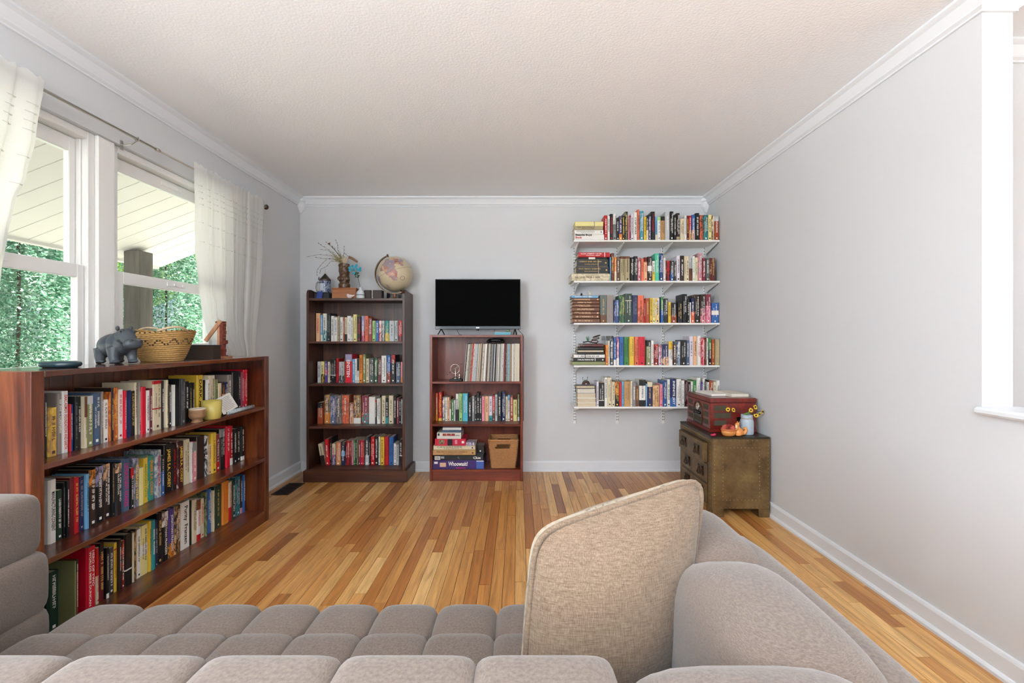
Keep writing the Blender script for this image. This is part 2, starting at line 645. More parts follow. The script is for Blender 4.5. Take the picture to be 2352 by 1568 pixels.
tr = 1
for args in ((CP, 1, XL, 1, YR, 0, YB, -1, True), (CP, 0, YB, -1, XL, 1, XR, -1, True), (CP, 1, XR, -1, YJ, -1, YB, -1, True),
             (CP, 0, YJ, -1, XR, -1, XR + 0.113, 1, True), (CP, 1, XR + 0.113, 1, YJ, -1, 1.96, -1, True),
             (CP, 0, 1.96, -1, XR + 0.113, 1, 4.48, 0, True)):
    struct('trim_%d' % tr, moulding(*args), M_TRIM)
    tr += 1
for nm, args in (('baseboard_left', (BP, 1, XL, 1, YR, 0, YB, -1, False)), ('baseboard_back', (BP, 0, YB, -1, XL, 1, XR, -1, False)),
                 ('baseboard_right', (BP, 1, XR, -1, YR, 0, YB, -1, False))):
    struct(nm, moulding(*args), M_TRIM)
# turned corner drops where the crown runs meet
for cx_ in (XL + 0.012, XR - 0.012):
    mm = MB().lathe([(0.004, 2.300), (0.012, 2.305), (0.022, 2.325), (0.038, 2.350), (0.046, 2.372), (0.046, 2.39), (0.058, 2.40), (0.058, ZC)], (cx_, YB - 0.012, 0), 20)
    struct('trim_%d' % tr, mm, M_TRIM, smooth=False)
    tr += 1
# cap of the half wall
struct('trim_%d' % tr, MB().box(XR - 0.028, XR + 0.141, -1.2, YJ + 0.008, 0.903, 0.930), M_TRIM, bevel=0.008)
tr += 1

# ------------------------------------------------------------------ windows
mg, nt, b = new_mat('window_glass')
nt.nodes.remove(b)
o_ = nt.nodes['Material Output']
tb = nt.nodes.new('ShaderNodeBsdfTransparent')
tb.inputs[0].default_value = (0.96, 0.98, 0.97, 1)
gb = nt.nodes.new('ShaderNodeBsdfGlossy')
gb.inputs['Roughness'].default_value = 0.02
mx = nt.nodes.new('ShaderNodeMixShader')
fz = node(nt, 'ShaderNodeLayerWeight', i_Blend=0.5)
pw = node(nt, 'ShaderNodeMath', operation='POWER')
pw.inputs[1].default_value = 4.0
nt.links.new(fz.outputs['Facing'], pw.inputs[0])
ml = node(nt, 'ShaderNodeMath', operation='MULTIPLY_ADD')
ml.inputs[1].default_value = 0.35
ml.inputs[2].default_value = 0.02
nt.links.new(pw.outputs[0], ml.inputs[0])
nt.links.new(ml.outputs[0], mx.inputs[0])
nt.links.new(tb.outputs[0], mx.inputs[1])
nt.links.new(gb.outputs[0], mx.inputs[2])
nt.links.new(mx.outputs[0], o_.inputs[0])
M_GLASS = mg
M_DARKGAP = mat_plain('dark_gasket', '55554f', 0.7)
M_CHROME = mat_plain('brushed_nickel', 'b9b6b0', 0.3, 1.0)

def window(n, y0, y1, gl, gr, bot):
    """double-hung unit between y0 and y1; gl, gr = glass edges, bot = bottom edge of the lower glass"""
    root = bpy.data.objects.new('window_%d' % n, None)
    COL.objects.link(root)
    root.location = (XL - 0.06, (y0 + y1) / 2, WZ0)
    tag(root, 'white vinyl double-hung window with two sashes', kind='structure')
    xo, xi = XL - 0.11, XL - 0.028
    fr = MB()
    fr.box(xo, xi, y0, y0 + 0.034, WZ0, WZ1).box(xo, xi, y1 - 0.034, y1, WZ0, WZ1)
    fr.box(xo, xi, y0 + 0.034, y1 - 0.034, WZ1 - 0.034, WZ1).box(xo, xi, y0 + 0.034, y1 - 0.034, WZ0, WZ0 + 0.012)
    for (a, c2) in ((y0 + 0.034, y0 + 0.042), (y1 - 0.042, y1 - 0.034)):
        fr.box(xo + 0.03, xi - 0.028, a, c2, WZ0 + 0.012, WZ1 - 0.034)
    fr.build('window_frame', M_VINYL, root, world=True, bevel=0.003)
    # upper sash (outer track)
    s = MB()
    a0, a1 = xo + 0.006, xo + 0.034
    s.box(a0, a1, y0 + 0.042, gl, 1.475, 2.092).box(a0, a1, gr, y1 - 0.042, 1.475, 2.092)
    s.box(a0, a1, gl, gr, 2.026, 2.092).box(a0, a1, gl, gr, 1.475, 1.512)
    us = s.build('upper_sash', M_VINYL, root, world=True, bevel=0.003)
    pn = MB().box(xo + 0.016, xo + 0.020, gl, gr, 1.512, 2.026).build('pane', M_GLASS, us)
    pn.data.transform(Matrix.Translation(-root.location))
    # lower sash (inner track)
    s = MB()
    b0, b1 = xo + 0.040, xo + 0.068
    gl2, gr2 = gl + 0.012, gr + 0.004
    s.box(b0, b1, y0 + 0.036, gl2, WZ0 + 0.012, 1.515).box(b0, b1, gr2, y1 - 0.036, WZ0 + 0.012, 1.515)
    s.box(b0, b1, gl2, gr2, 1.456, 1.515).box(b0, b1, gl2, gr2, WZ0 + 0.012, bot)
    ls = s.build('lower_sash', M_VINYL, root, world=True, bevel=0.003)
    pn = MB().box(b0 + 0.012, b0 + 0.016, gl2, gr2, bot, 1.456).build('pane', M_GLASS, ls)
    pn.data.transform(Matrix.Translation(-root.location))
    yc = (gl + gr) / 2 + 0.05
    for zz, xx in ((1.490, b1), (2.062, a1)):
        k = MB().box(xx, xx + 0.006, yc - 0.075, yc + 0.075, zz - 0.011, zz + 0.011)
        k.box(xx + 0.006, xx + 0.012, yc - 0.03, yc - 0.012, zz - 0.007, zz + 0.007)
        k.box(xx + 0.006, xx + 0.012, yc + 0.035, yc + 0.05, zz - 0.007, zz + 0.007)
        k.build('sash_latch', M_WHITE, root, world=True)
    return root

window(1, WY0, 2.125, 1.235, 2.052, 1.062)
window(2, 2.215, WY1, 2.285, 2.925, 1.150)
struct('trim_%d' % tr, MB().box(XL - 0.112, XL - 0.012, 2.125, 2.215, WZ0, WZ1), M_VINYL, bevel=0.004)
tr += 1
m = MB().box(XL - 0.10, XL + 0.018, WY0 - 0.03, WY1 + 0.03, WZ0 - 0.022, WZ0)
struct('trim_%d' % tr, m, M_TRIM, bevel=0.004)
tr += 1
for (nm, bx_) in (('window_3', (-1.5, 0.8, 0.68, 2.22)),):  # unseen rear window, added as an opening for the fill light
    x0, x1, z0, z1 = bx_
    m = MB()
    for (a, c2) in ((x0, x0 + 0.05), (x1 - 0.05, x1), ((x0 + x1) / 2 - 0.03, (x0 + x1) / 2 + 0.03)):
        m.box(a, c2, YR - 0.09, YR - 0.03, z0, z1)
    m.box(x0, x1, YR - 0.09, YR - 0.03, z0, z0 + 0.05).box(x0, x1, YR - 0.09, YR - 0.03, z1 - 0.05, z1)
    struct(nm, m, M_VINYL)
m = MB().box(XL - 0.09, XL - 0.03, -1.95, -1.90, 0.95, 2.05).box(XL - 0.09, XL - 0.03, -0.50, -0.45, 0.95, 2.05)  # unseen side window behind the camera, added for its fill light
m.box(XL - 0.09, XL - 0.03, -1.9, -0.5, 0.95, 1.0).box(XL - 0.09, XL - 0.03, -1.9, -0.5, 2.0, 2.05).box(XL - 0.09, XL - 0.03, -1.9, -0.5, 1.48, 1.53)
struct('window_4', m, M_VINYL)
m = MB()  # unseen hall window, added to bring fill light from the right
for (a, c2) in ((-0.35, -0.30), (1.40, 1.45), (0.52, 0.58)):
    m.box(4.49, 4.53, a, c2, 0.9, 2.2)
m.box(4.49, 4.53, -0.35, 1.45, 0.9, 0.95).box(4.49, 4.53, -0.35, 1.45, 2.15, 2.2)
struct('window_5', m, M_VINYL)

# ------------------------------------------------------------------ outdoors: porch, lawn, evergreens
EX, EZ, SL = -3.45, 1.876, 0.388
soff = bpy.data.objects.new('porch_ceiling', None)
COL.objects.link(soff)
soff.location = (EX, 0, EZ)
tag(soff, 'sloped cream porch soffit of narrow boards outside the window', kind='structure')
bw = 0.15
sb = MB()
x1 = XL - 0.12 - EX
sb.add([(0, 0.004, 0), (x1, 0.004, x1 * SL), (x1, bw - 0.004, x1 * SL), (0, bw - 0.004, 0),
        (0, 0.0, 0.008), (x1, 0.0, x1 * SL + 0.008), (x1, bw, x1 * SL + 0.008), (0, bw, 0.008)],
       [(0, 1, 2, 3), (0, 4, 5, 1), (2, 6, 7, 3), (4, 7, 6, 5), (0, 3, 7, 4), (1, 5, 6, 2)])
first = None
yy = -1.0
while yy < 4.3:
    if first is None:
        first = sb.build('soffit_board', M_SOFFIT, soff)
        o = first
    else:
        o = first.copy()
        COL.objects.link(o)
    o.location = (0, yy, 0)
    yy += bw
M_ROOF = mat_plain('roof_felt', '4a4643', 0.9)
MB().add([(-0.03, -1.05, 0.012), (x1, -1.05, x1 * SL + 0.012), (x1, 4.38, x1 * SL + 0.012), (-0.03, 4.38, 0.012),
          (-0.03, -1.05, 0.10), (x1, -1.05, x1 * SL + 0.10), (x1, 4.38, x1 * SL + 0.10), (-0.03, 4.38, 0.10)],
         [(0, 1, 2, 3), (4, 5, 6, 7), (0, 1, 5, 4), (1, 2, 6, 5), (2, 3, 7, 6), (3, 0, 4, 7)]).build('porch_roof', M_ROOF, soff)
MB().box(-0.05, -0.0, -1.05, 4.38, -0.022, 0.10).build('fascia', M_SOFFIT, soff, bevel=0.004)
M_POST = mat_wood('weathered_post', '3f3a33', '544d45', '6a6259', 2, 0.6, 12)
po = thing('porch_post', 'dark square timber porch post outside the window', 'post', (-3.27, 3.92, -0.1))
MB().box(-0.07, 0.07, -0.07, 0.07, 0.0, 2.03).build('post_shaft', M_POST, po, bevel=0.004)
MB().box(-0.095, 0.095, -0.095, 0.095, 0.0, 0.16).build('post_base', M_POST, po, bevel=0.006)
struct('porch_slab', MB().box(-3.55, XL - 0.12, -1.5, 4.6, -0.25, -0.1), mat_plain('concrete', 'b9b5ad', 0.9, vary=0.15, scale=12))

def mat_lawn():
    m, nt, b = new_mat('lawn')
    setin(b, 0.95, 0, 0.2)
    mp = coords(nt)
    n1 = node(nt, 'ShaderNodeTexNoise', i_Scale=1.2, i_Detail=8.0, i_Roughness=0.7)
    nt.links.new(mp.outputs[0], n1.inputs['Vector'])
    cr = nt.nodes.new('ShaderNodeValToRGB')
    cr.color_ramp.elements[0].position = 0.35
    cr.color_ramp.elements[0].color = hexc('a8ab98')
    cr.color_ramp.elements[1].position = 0.65
    cr.color_ramp.elements[1].color = hexc('dcdad4')
    nt.links.new(n1.outputs['Fac'], cr.inputs[0])
    nt.links.new(cr.outputs[0], b.inputs['Base Color'])
    return m

struct('ground', MB().box(-60, 12, -25, 60, -0.6, -0.28), mat_lawn())

def mat_leaf(name, hs, trans=0.35):
    m, nt, b = new_mat(name)
    setin(b, 0.45, 0, 0.5)
    geo = nt.nodes.new('ShaderNodeNewGeometry')
    cr = nt.nodes.new('ShaderNodeValToRGB')
    e = cr.color_ramp.elements
    e[0].color = hexc(hs[0])
    e[1].color = hexc(hs[-1])
    for i, h in enumerate(hs[1:-1]):
        k = e.new((i + 1) / (len(hs) - 1))
        k.color = hexc(h)
    nt.links.new(geo.outputs['Random Per Island'], cr.inputs[0])
    nt.links.new(cr.outputs[0], b.inputs['Base Color'])
    tr_ = nt.nodes.new('ShaderNodeBsdfTranslucent')
    nt.links.new(cr.outputs[0], tr_.inputs[0])
    mxs = nt.nodes.new('ShaderNodeMixShader')
    mxs.inputs[0].default_value = trans
    nt.links.new(b.outputs[0], mxs.inputs[1])
    nt.links.new(tr_.outputs[0], mxs.inputs[2])
    nt.links.new(mxs.outputs[0], nt.nodes['Material Output'].inputs[0])
    return m

M_LEAF = mat_leaf('evergreen_leaf', ['4c7a66', '6a9a80', '8ab39a', 'a9c8b6', 'd2e2d8'])
M_LEAF2 = mat_leaf('bright_leaf', ['5f8a4a', '86ad62', 'a9c985', 'cfe0b0'])
M_BARK = mat_plain('bark', '4a4038', 0.95, vary=0.3, scale=20)

def tree(name, label, loc, h, r, n, leaf, mat, seed, shape='cone', group=None):
    rn = random.Random(seed)
    root = thing(name, label, 'tree', loc, 0, group)
    MB().tube([(0, 0, 0), (0.03, 0.02, h * 0.35), (0, 0, h * 0.8)], [0.022, 0.018, 0.008], 8).build('trunk', M_BARK, root, smooth=True)
    vs, fs = [], []
    for i in range(n):
        zz = rn.random()
        if shape == 'cone':
            rr = r * (0.25 + 0.75 * (1 - zz) ** 0.8) * min(1, zz * 9 + 0.35)
        else:
            rr = r * math.sqrt(max(0.02, 1 - (2 * zz - 1) ** 2))
        a = rn.random() * 2 * PI
        lump = 0.82 + 0.16 * math.sin(a * 5 + zz * 13) + 0.10 * math.sin(a * 11 - zz * 31)
        q = rr * lump * (0.12 + 0.90 * rn.random() ** 0.42)
        c = Vector((q * math.cos(a), q * math.sin(a), (0.10 if shape == 'cone' else h * 0.3) + zz * (h if shape == 'cone' else h * 0.7)))
        out = Vector((math.cos(a), math.sin(a), 0.35 + rn.uniform(-.5, .6)))
        u = out.cross(Vector((rn.uniform(-1, 1), rn.uniform(-1, 1), rn.uniform(-1, 1)))).normalized()
        w = (out.normalized() + Vector((0, 0, -0.5 if shape == 'cone' else 0.1))).normalized()
        s = leaf * rn.uniform(0.6, 1.3)
        k = len(vs)
        vs += [c, c + w * s * 0.5 + u * s * 0.33, c + w * s, c + w * s * 0.5 - u * s * 0.33]
        fs.append((k, k + 1, k + 2, k + 3))
    mb = MB().add(vs, fs)
    me = bpy.data.meshes.new('foliage')
    me.from_pydata([tuple(p) for p in vs], [], fs)
    tag(link('foliage', me, mat, root), kind='stuff')
    return root

GZ = -0.28
tree('arborvitae', 'broad dense evergreen filling the lower sash beside the long curtain', (-6.3, 5.7, GZ), 5.6, 1.0, 46000, 0.06, M_LEAF, 1)
tree('arborvitae', 'narrow evergreen beyond the sunlit gap, next to the window mullion', (-7.7, 7.3, GZ), 6.2, 0.70, 36000, 0.06, M_LEAF, 2)
tree('arborvitae', 'evergreen standing just behind the porch post', (-6.5, 8.35, GZ), 5.8, 0.85, 38000, 0.06, M_LEAF, 3)
tree('arborvitae', 'tall full evergreen to the side of the porch post, above the woven basket', (-6.7, 10.5, GZ), 6.0, 1.05, 46000, 0.06, M_LEAF, 4)
tree('arborvitae', 'evergreen seen over the dark card box', (-6.4, 12.7, GZ), 5.6, 1.0, 40000, 0.06, M_LEAF, 5)
for i, (xx, yy2, hh, lab) in enumerate(((-11.8, 11.6, 8.0, 'light green leafy tree glimpsed in the gap between two evergreens'),
                                        (-13.5, 16.4, 9.0, 'light green leafy tree far behind the porch post'),
                                        (-11.0, 7.0, 8.0, 'light green leafy tree rising behind the broad evergreen'),
                                        (-8.6, 17.0, 8.5, 'light green leafy tree far off near the curtain edge'))):
    tree('leafy_tree', lab, (xx, yy2, GZ), hh, 2.2, 16000, 0.16, M_LEAF2, 20 + i, 'ball')
# ------------------------------------------------------------------ bookcases
def wood_set(n, a, b_, c, rough, knots=0.0, coat=0.0, grain=16):
    return {ax: mat_wood('%s_%s' % (n, 'xyz'[ax]), a, b_, c, ax, rough, grain, knots=knots, coat=coat) for ax in (0, 1, 2)}

W_PINE = wood_set('stained_pine', '34140a', '5e2a14', '8a4c28', 0.30, knots=5.0, coat=0.55)
W_DARK = wood_set('dark_walnut', '26120a', '402114', '5c3722', 0.38, knots=1.5)
W_CHER = wood_set('cherry_laminate', '4e180c', '6c2813', '85391f', 0.33)

BX0, BX1, BY0, BY1, BZ = -1.900, -1.628, 1.520, 2.972, 1.066
lb = thing('low_bookcase', 'long low red-brown pine bookcase under the window', 'bookcase', ((BX0 + BX1) / 2, (BY0 + BY1) / 2, 0))
for (a, c2, e0, e1) in ((BY0, BY0 + 0.022, BY0, BY0 + 0.045), (BY1 - 0.022, BY1, BY1 - 0.045, BY1)):
    sp = MB().box(BX0, BX1 - 0.020, a, c2, 0, BZ).build('side_panel', W_PINE[2], lb, world=True, bevel=0.0015)
    e = MB().box(BX1 - 0.020, BX1, e0, e1, 0, BZ).build('stile', W_PINE[2], sp, bevel=0.002)
    e.data.transform(Matrix.Translation(-lb.location))
MB().box(BX0, BX1 - 0.001, BY0 + 0.045, BY1 - 0.045, BZ - 0.022, BZ).build('top_board', mat_wood('lacquered_pine_top', '34140a', '5e2a14', '8a4c28', 1, 0.22, 16, knots=5.0, coat=1.0), lb, world=True, bevel=0.002)
for z1 in (0.745, 0.413):
    MB().box(BX0 + 0.008, BX1 - 0.003, BY0 + 0.045, BY1 - 0.045, z1 - 0.021, z1).build('shelf', W_PINE[1], lb, world=True, bevel=0.002)
MB().box(BX0 + 0.008, BX1 - 0.001, BY0 + 0.045, BY1 - 0.045, 0.055, 0.075).build('shelf', W_PINE[1], lb, world=True, bevel=0.002)
MB().box(BX1 - 0.022, BX1 - 0.001, BY0 + 0.045, BY1 - 0.045, 0.0, 0.055).build('plinth', W_PINE[1], lb, world=True, bevel=0.002)
yy = BY0 + 0.022
while yy < BY1 - 0.03:
    y1 = min(yy + 0.098, BY1 - 0.022)
    MB().box(BX0, BX0 + 0.008, yy + 0.0008, y1 - 0.0008, 0.02, BZ - 0.022).build('back_board', W_PINE[2], lb, world=True)
    yy = y1

# tall dark bookcase on the back wall
ax0, ax1, ay0, ay1 = -1.750, -0.936, 3.76, 4.05
da = thing('dark_bookcase', 'tall dark stained bookcase with plinth base and rounded top ends', 'bookcase', ((ax0 + ax1) / 2, (ay0 + ay1) / 2, 0))
prof = [(ay0, 0.0), (ay1, 0.0), (ay1, 1.575), (ay0 + 0.12, 1.582), (ay0 + 0.05, 1.590), (ay0 + 0.025, 1.588), (ay0 + 0.008, 1.577), (ay0, 1.555)]
for (a, c2) in ((ax0, ax0 + 0.019), (ax1 - 0.021, ax1)):
    MB().prism(prof, 0, a, c2).build('side_panel', W_DARK[2], da, world=True, bevel=0.0015)
for (z0, z1) in ((1.497, 1.517), (1.142, 1.159), (0.789, 0.807), (0.438, 0.457), (0.082, 0.102)):
    MB().box(ax0 + 0.019, ax1 - 0.021, ay0 + 0.003, ay1 - 0.006, z0, z1).build('shelf', W_DARK[0], da, world=True, bevel=0.0015)
MB().box(ax0 + 0.019, ax1 - 0.021, ay1 - 0.006, ay1, 0.05, 1.53).build('back_panel', W_DARK[2], da, world=True)
pl = MB().box(ax0 - 0.02, ax1 + 0.022, ay0 - 0.019, ay0, 0, 0.094)
pl.box(ax0 - 0.02, ax0, ay0, ay1, 0, 0.094).box(ax1, ax1 + 0.022, ay0, ay1, 0, 0.094)
pl.build('plinth', W_DARK[0], da, world=True, bevel=0.003)

# red-brown bookcase that carries the television
bx0, bx1, by0, by1 = -0.733, 0.040, 3.772, 4.05
rb = thing('red_bookcase', 'waist-high cherry red bookcase carrying the television', 'bookcase', ((bx0 + bx1) / 2, (by0 + by1) / 2, 0))
for (a, c2) in ((bx0, bx0 + 0.021), (bx1 - 0.021, bx1)):
    MB().box(a, c2, by0, by1, 0, 1.2145).build('side_panel', W_CHER[2], rb, world=True, bevel=0.0012)
for (z0, z1) in ((1.194, 1.2135), (0.8085, 0.8265), (0.4545, 0.474), (0.078, 0.096)):
    MB().box(bx0 + 0.021, bx1 - 0.021, by0 + 0.002, by1 - 0.005, z0, z1).build('shelf', W_CHER[0], rb, world=True, bevel=0.0015)
MB().box(bx0 + 0.021, bx1 - 0.021, by1 - 0.005, by1, 0.05, 1.2).build('back_panel', W_CHER[2], rb, world=True)
MB().box(bx0 + 0.021, bx1 - 0.021, by0 + 0.012, by0 + 0.028, 0, 0.078).build('kick_board', W_CHER[0], rb, world=True, bevel=0.001)

# white wall shelves on slotted standards
SY0 = 3.79
SHZ = [2.0047, 1.664, 1.3137, 0.960, 0.615]
STX = [0.5036, 0.885, 1.293, 1.664]
M_SLOT = mat_plain('slot_shadow', '2a2a2c', 0.8)
nm_sh = ['topmost', 'second highest', 'middle', 'second lowest', 'lowest']
for i, sx_ in enumerate(STX):
    sd = thing('shelf_standard', 'white slotted metal upright on the wall, %s from the bookcase side' % ('first', 'second', 'third', 'fourth')[i],
               'shelf upright', (sx_, YB, 0.425), 0, 'slotted wall uprights')
    MB().box(-0.0125, 0.0125, -0.013, -0.0005, 0, 1.66).build('channel', M_WHITE, sd, bevel=0.001)
    sl = MB()
    z = 0.03
    while z < 1.64:
        for k in (-0.006, 0.006):
            sl.box(k - 0.0022, k + 0.0022, -0.0137, -0.0125, z, z + 0.013)
        z += 0.0254
    tag(sl.build('slots', M_SLOT, sd), kind='stuff')
for i, z1 in enumerate(SHZ):
    sh = thing('wall_shelf', '%s of the five white wall shelves, holding a row of books' % nm_sh[i], 'shelf', ((0.465 + XR) / 2, (SY0 + YB) / 2, z1 - 0.016), 0, 'white wall shelves')
    MB().box(0.465, XR - 0.006, SY0, YB - 0.014, z1 - 0.015, z1).build('board', M_WHITE, sh, world=True, bevel=0.002)
    for sx_ in STX:
        MB().prism([(YB - 0.015, z1 - 0.0155), (SY0 + 0.02, z1 - 0.0155), (SY0 + 0.02, z1 - 0.024), (YB - 0.015, z1 - 0.082)], 0, sx_ - 0.003, sx_ + 0.003).build('bracket', M_WHITE, sh, world=True)

# ------------------------------------------------------------------ books
INK = {'W': ('eceae4', 'white'), 'C': ('dccfb0', 'cream'), 'K': ('151416', 'black'), 'R': ('b3141c', 'red'), 'D': ('5e1218', 'dark red'),
       'B': ('2f5f9e', 'blue'), 'L': ('6fa8d0', 'light blue'), 'N': ('1b2450', 'navy'), 'G': ('3a7a3e', 'green'), 'E': ('1e3a30', 'dark green'),
       'O': ('d8822a', 'orange'), 'Y': ('dfb93e', 'yellow'), 'P': ('dc8c9a', 'pink'), 'T': ('b98f5c', 'tan'), 'X': ('87888a', 'grey'),
       'Z': ('bfc2c4', 'pale grey'), 'H': ('3a3a3e', 'charcoal'), 'U': ('643a22', 'brown'), 'J': ('2c1d17', 'dark brown'), 'V': ('4d3b80', 'purple'),
       'A': ('9c93b4', 'lavender'), 'Q': ('2f8a8e', 'teal'), 'I': ('4fbf98', 'turquoise'), 'S': ('80845a', 'olive'), 'M': ('7a2c3c', 'maroon'),
       'F': ('d96a4c', 'coral'), 'g': ('a6cf86', 'pale green'), 'c': ('4fb0c6', 'sky blue'), 'h': ('a89a78', 'khaki'), 'm': ('b8266e', 'magenta'),
       'p': ('e3b48c', 'peach'), 'r': ('9a4526', 'rust'), 'q': ('465c78', 'slate blue'), 'u': ('8a7f78', 'taupe'), 'i': ('c8102e', 'crimson'),
       'l': ('e4dcE8', 'lilac white'), 'y': ('e8dc96', 'pale yellow'), 't': ('55605c', 'slate')}
TINK = {'p': ('d9b48a', 'pale gold'), 'w': ('f2efe8', 'white'), 'k': ('161416', 'black'), 'r': ('c0182c', 'red'), 'y': ('ecc84a', 'yellow'), 'b': ('24407c', 'blue'), 'g': ('3f9a4a', 'green'),
        'o': ('e68a34', 'orange'), 'd': ('d8b46a', 'gold'), 'm': ('cc2272', 'magenta'), 'n': ('4a3626', 'brown'), 'x': ('8a8a8c', 'grey')}

def ink(c):
    return mat_plain('cover_' + INK[c][1].replace(' ', '_'), INK[c][0], 0.42, 0, 0.45, vary=0.10, scale=14)

def art(c1, c2):
    a, b2 = sorted((c1, c2))
    third = {'K': 'd9b48a', 'W': 'c4453a', 'O': '2a1a18', 'R': 'e8c88a', 'N': '9fb4d8'}.get(c2, 'e0d6c4')
    return mat_art('art_%s_%s' % (INK[c1][1].replace(' ', '_'), INK[c2][1].replace(' ', '_')), INK[c1][0], INK[c2][0], third, 38)

def tink(c):
    return mat_plain('print_' + TINK[c][1], TINK[c][0], 0.5, 0, 0.4, vary=0.03)

M_PAGE = mat_plain('paper_pages', 'cdbfa4', 0.9, vary=0.14, scale=60)
M_PAGE2 = mat_plain('paper_pages_white', 'd9d2c4', 0.9, vary=0.10, scale=60)

def outline(t, off=0.0, rnd=True):
    """spine outline in local XY, from left board to right board"""
    h = t / 2 + off
    if rnd:
        c = min(0.0045, t * 0.28)
        return [(-h, c + 0.002), (-h + 0.10 * t, c * 0.45 - off), (-h + c, -off), (h - c, -off), (h - 0.10 * t, c * 0.45 - off), (h, c + 0.002)]
    return [(-h, 0.0015), (-h + 0.0012, -off), (h - 0.0012, -off), (h, 0.0015)]

def glyphs(mb, rn, z0, z1, w, t, y, weight=0.62):
    """rows of small unreadable print marks running down the spine"""
    z = z1
    ch = w * 0.72
    while z - ch > z0:
        if rn.random() < 0.14:
            z -= ch * 0.7
            continue
        x0, x1 = -w / 2, w / 2
        st = ch * 0.26
        k = rn.random()
        mb.add([(x0, y, z - st), (x1, y, z - st), (x1, y, z), (x0, y, z)], [(0, 1, 2, 3)])
        if k < 0.55:
            q = rn.choice((x0, x1 - w * 0.22, -w * 0.11))
            mb.add([(q, y, z - ch * 0.75), (q + w * 0.22, y, z - ch * 0.75), (q + w * 0.22, y, z - st), (q, y, z - st)], [(0, 1, 2, 3)])
        if k > 0.3:
            q = rn.uniform(x0, x0 + w * 0.4)
            mb.add([(q, y, z - ch * 0.78), (x1, y, z - ch * 0.78), (x1, y, z - ch * 0.52), (q, y, z - ch * 0.52)], [(0, 1, 2, 3)])
        z -= ch

NB = 0

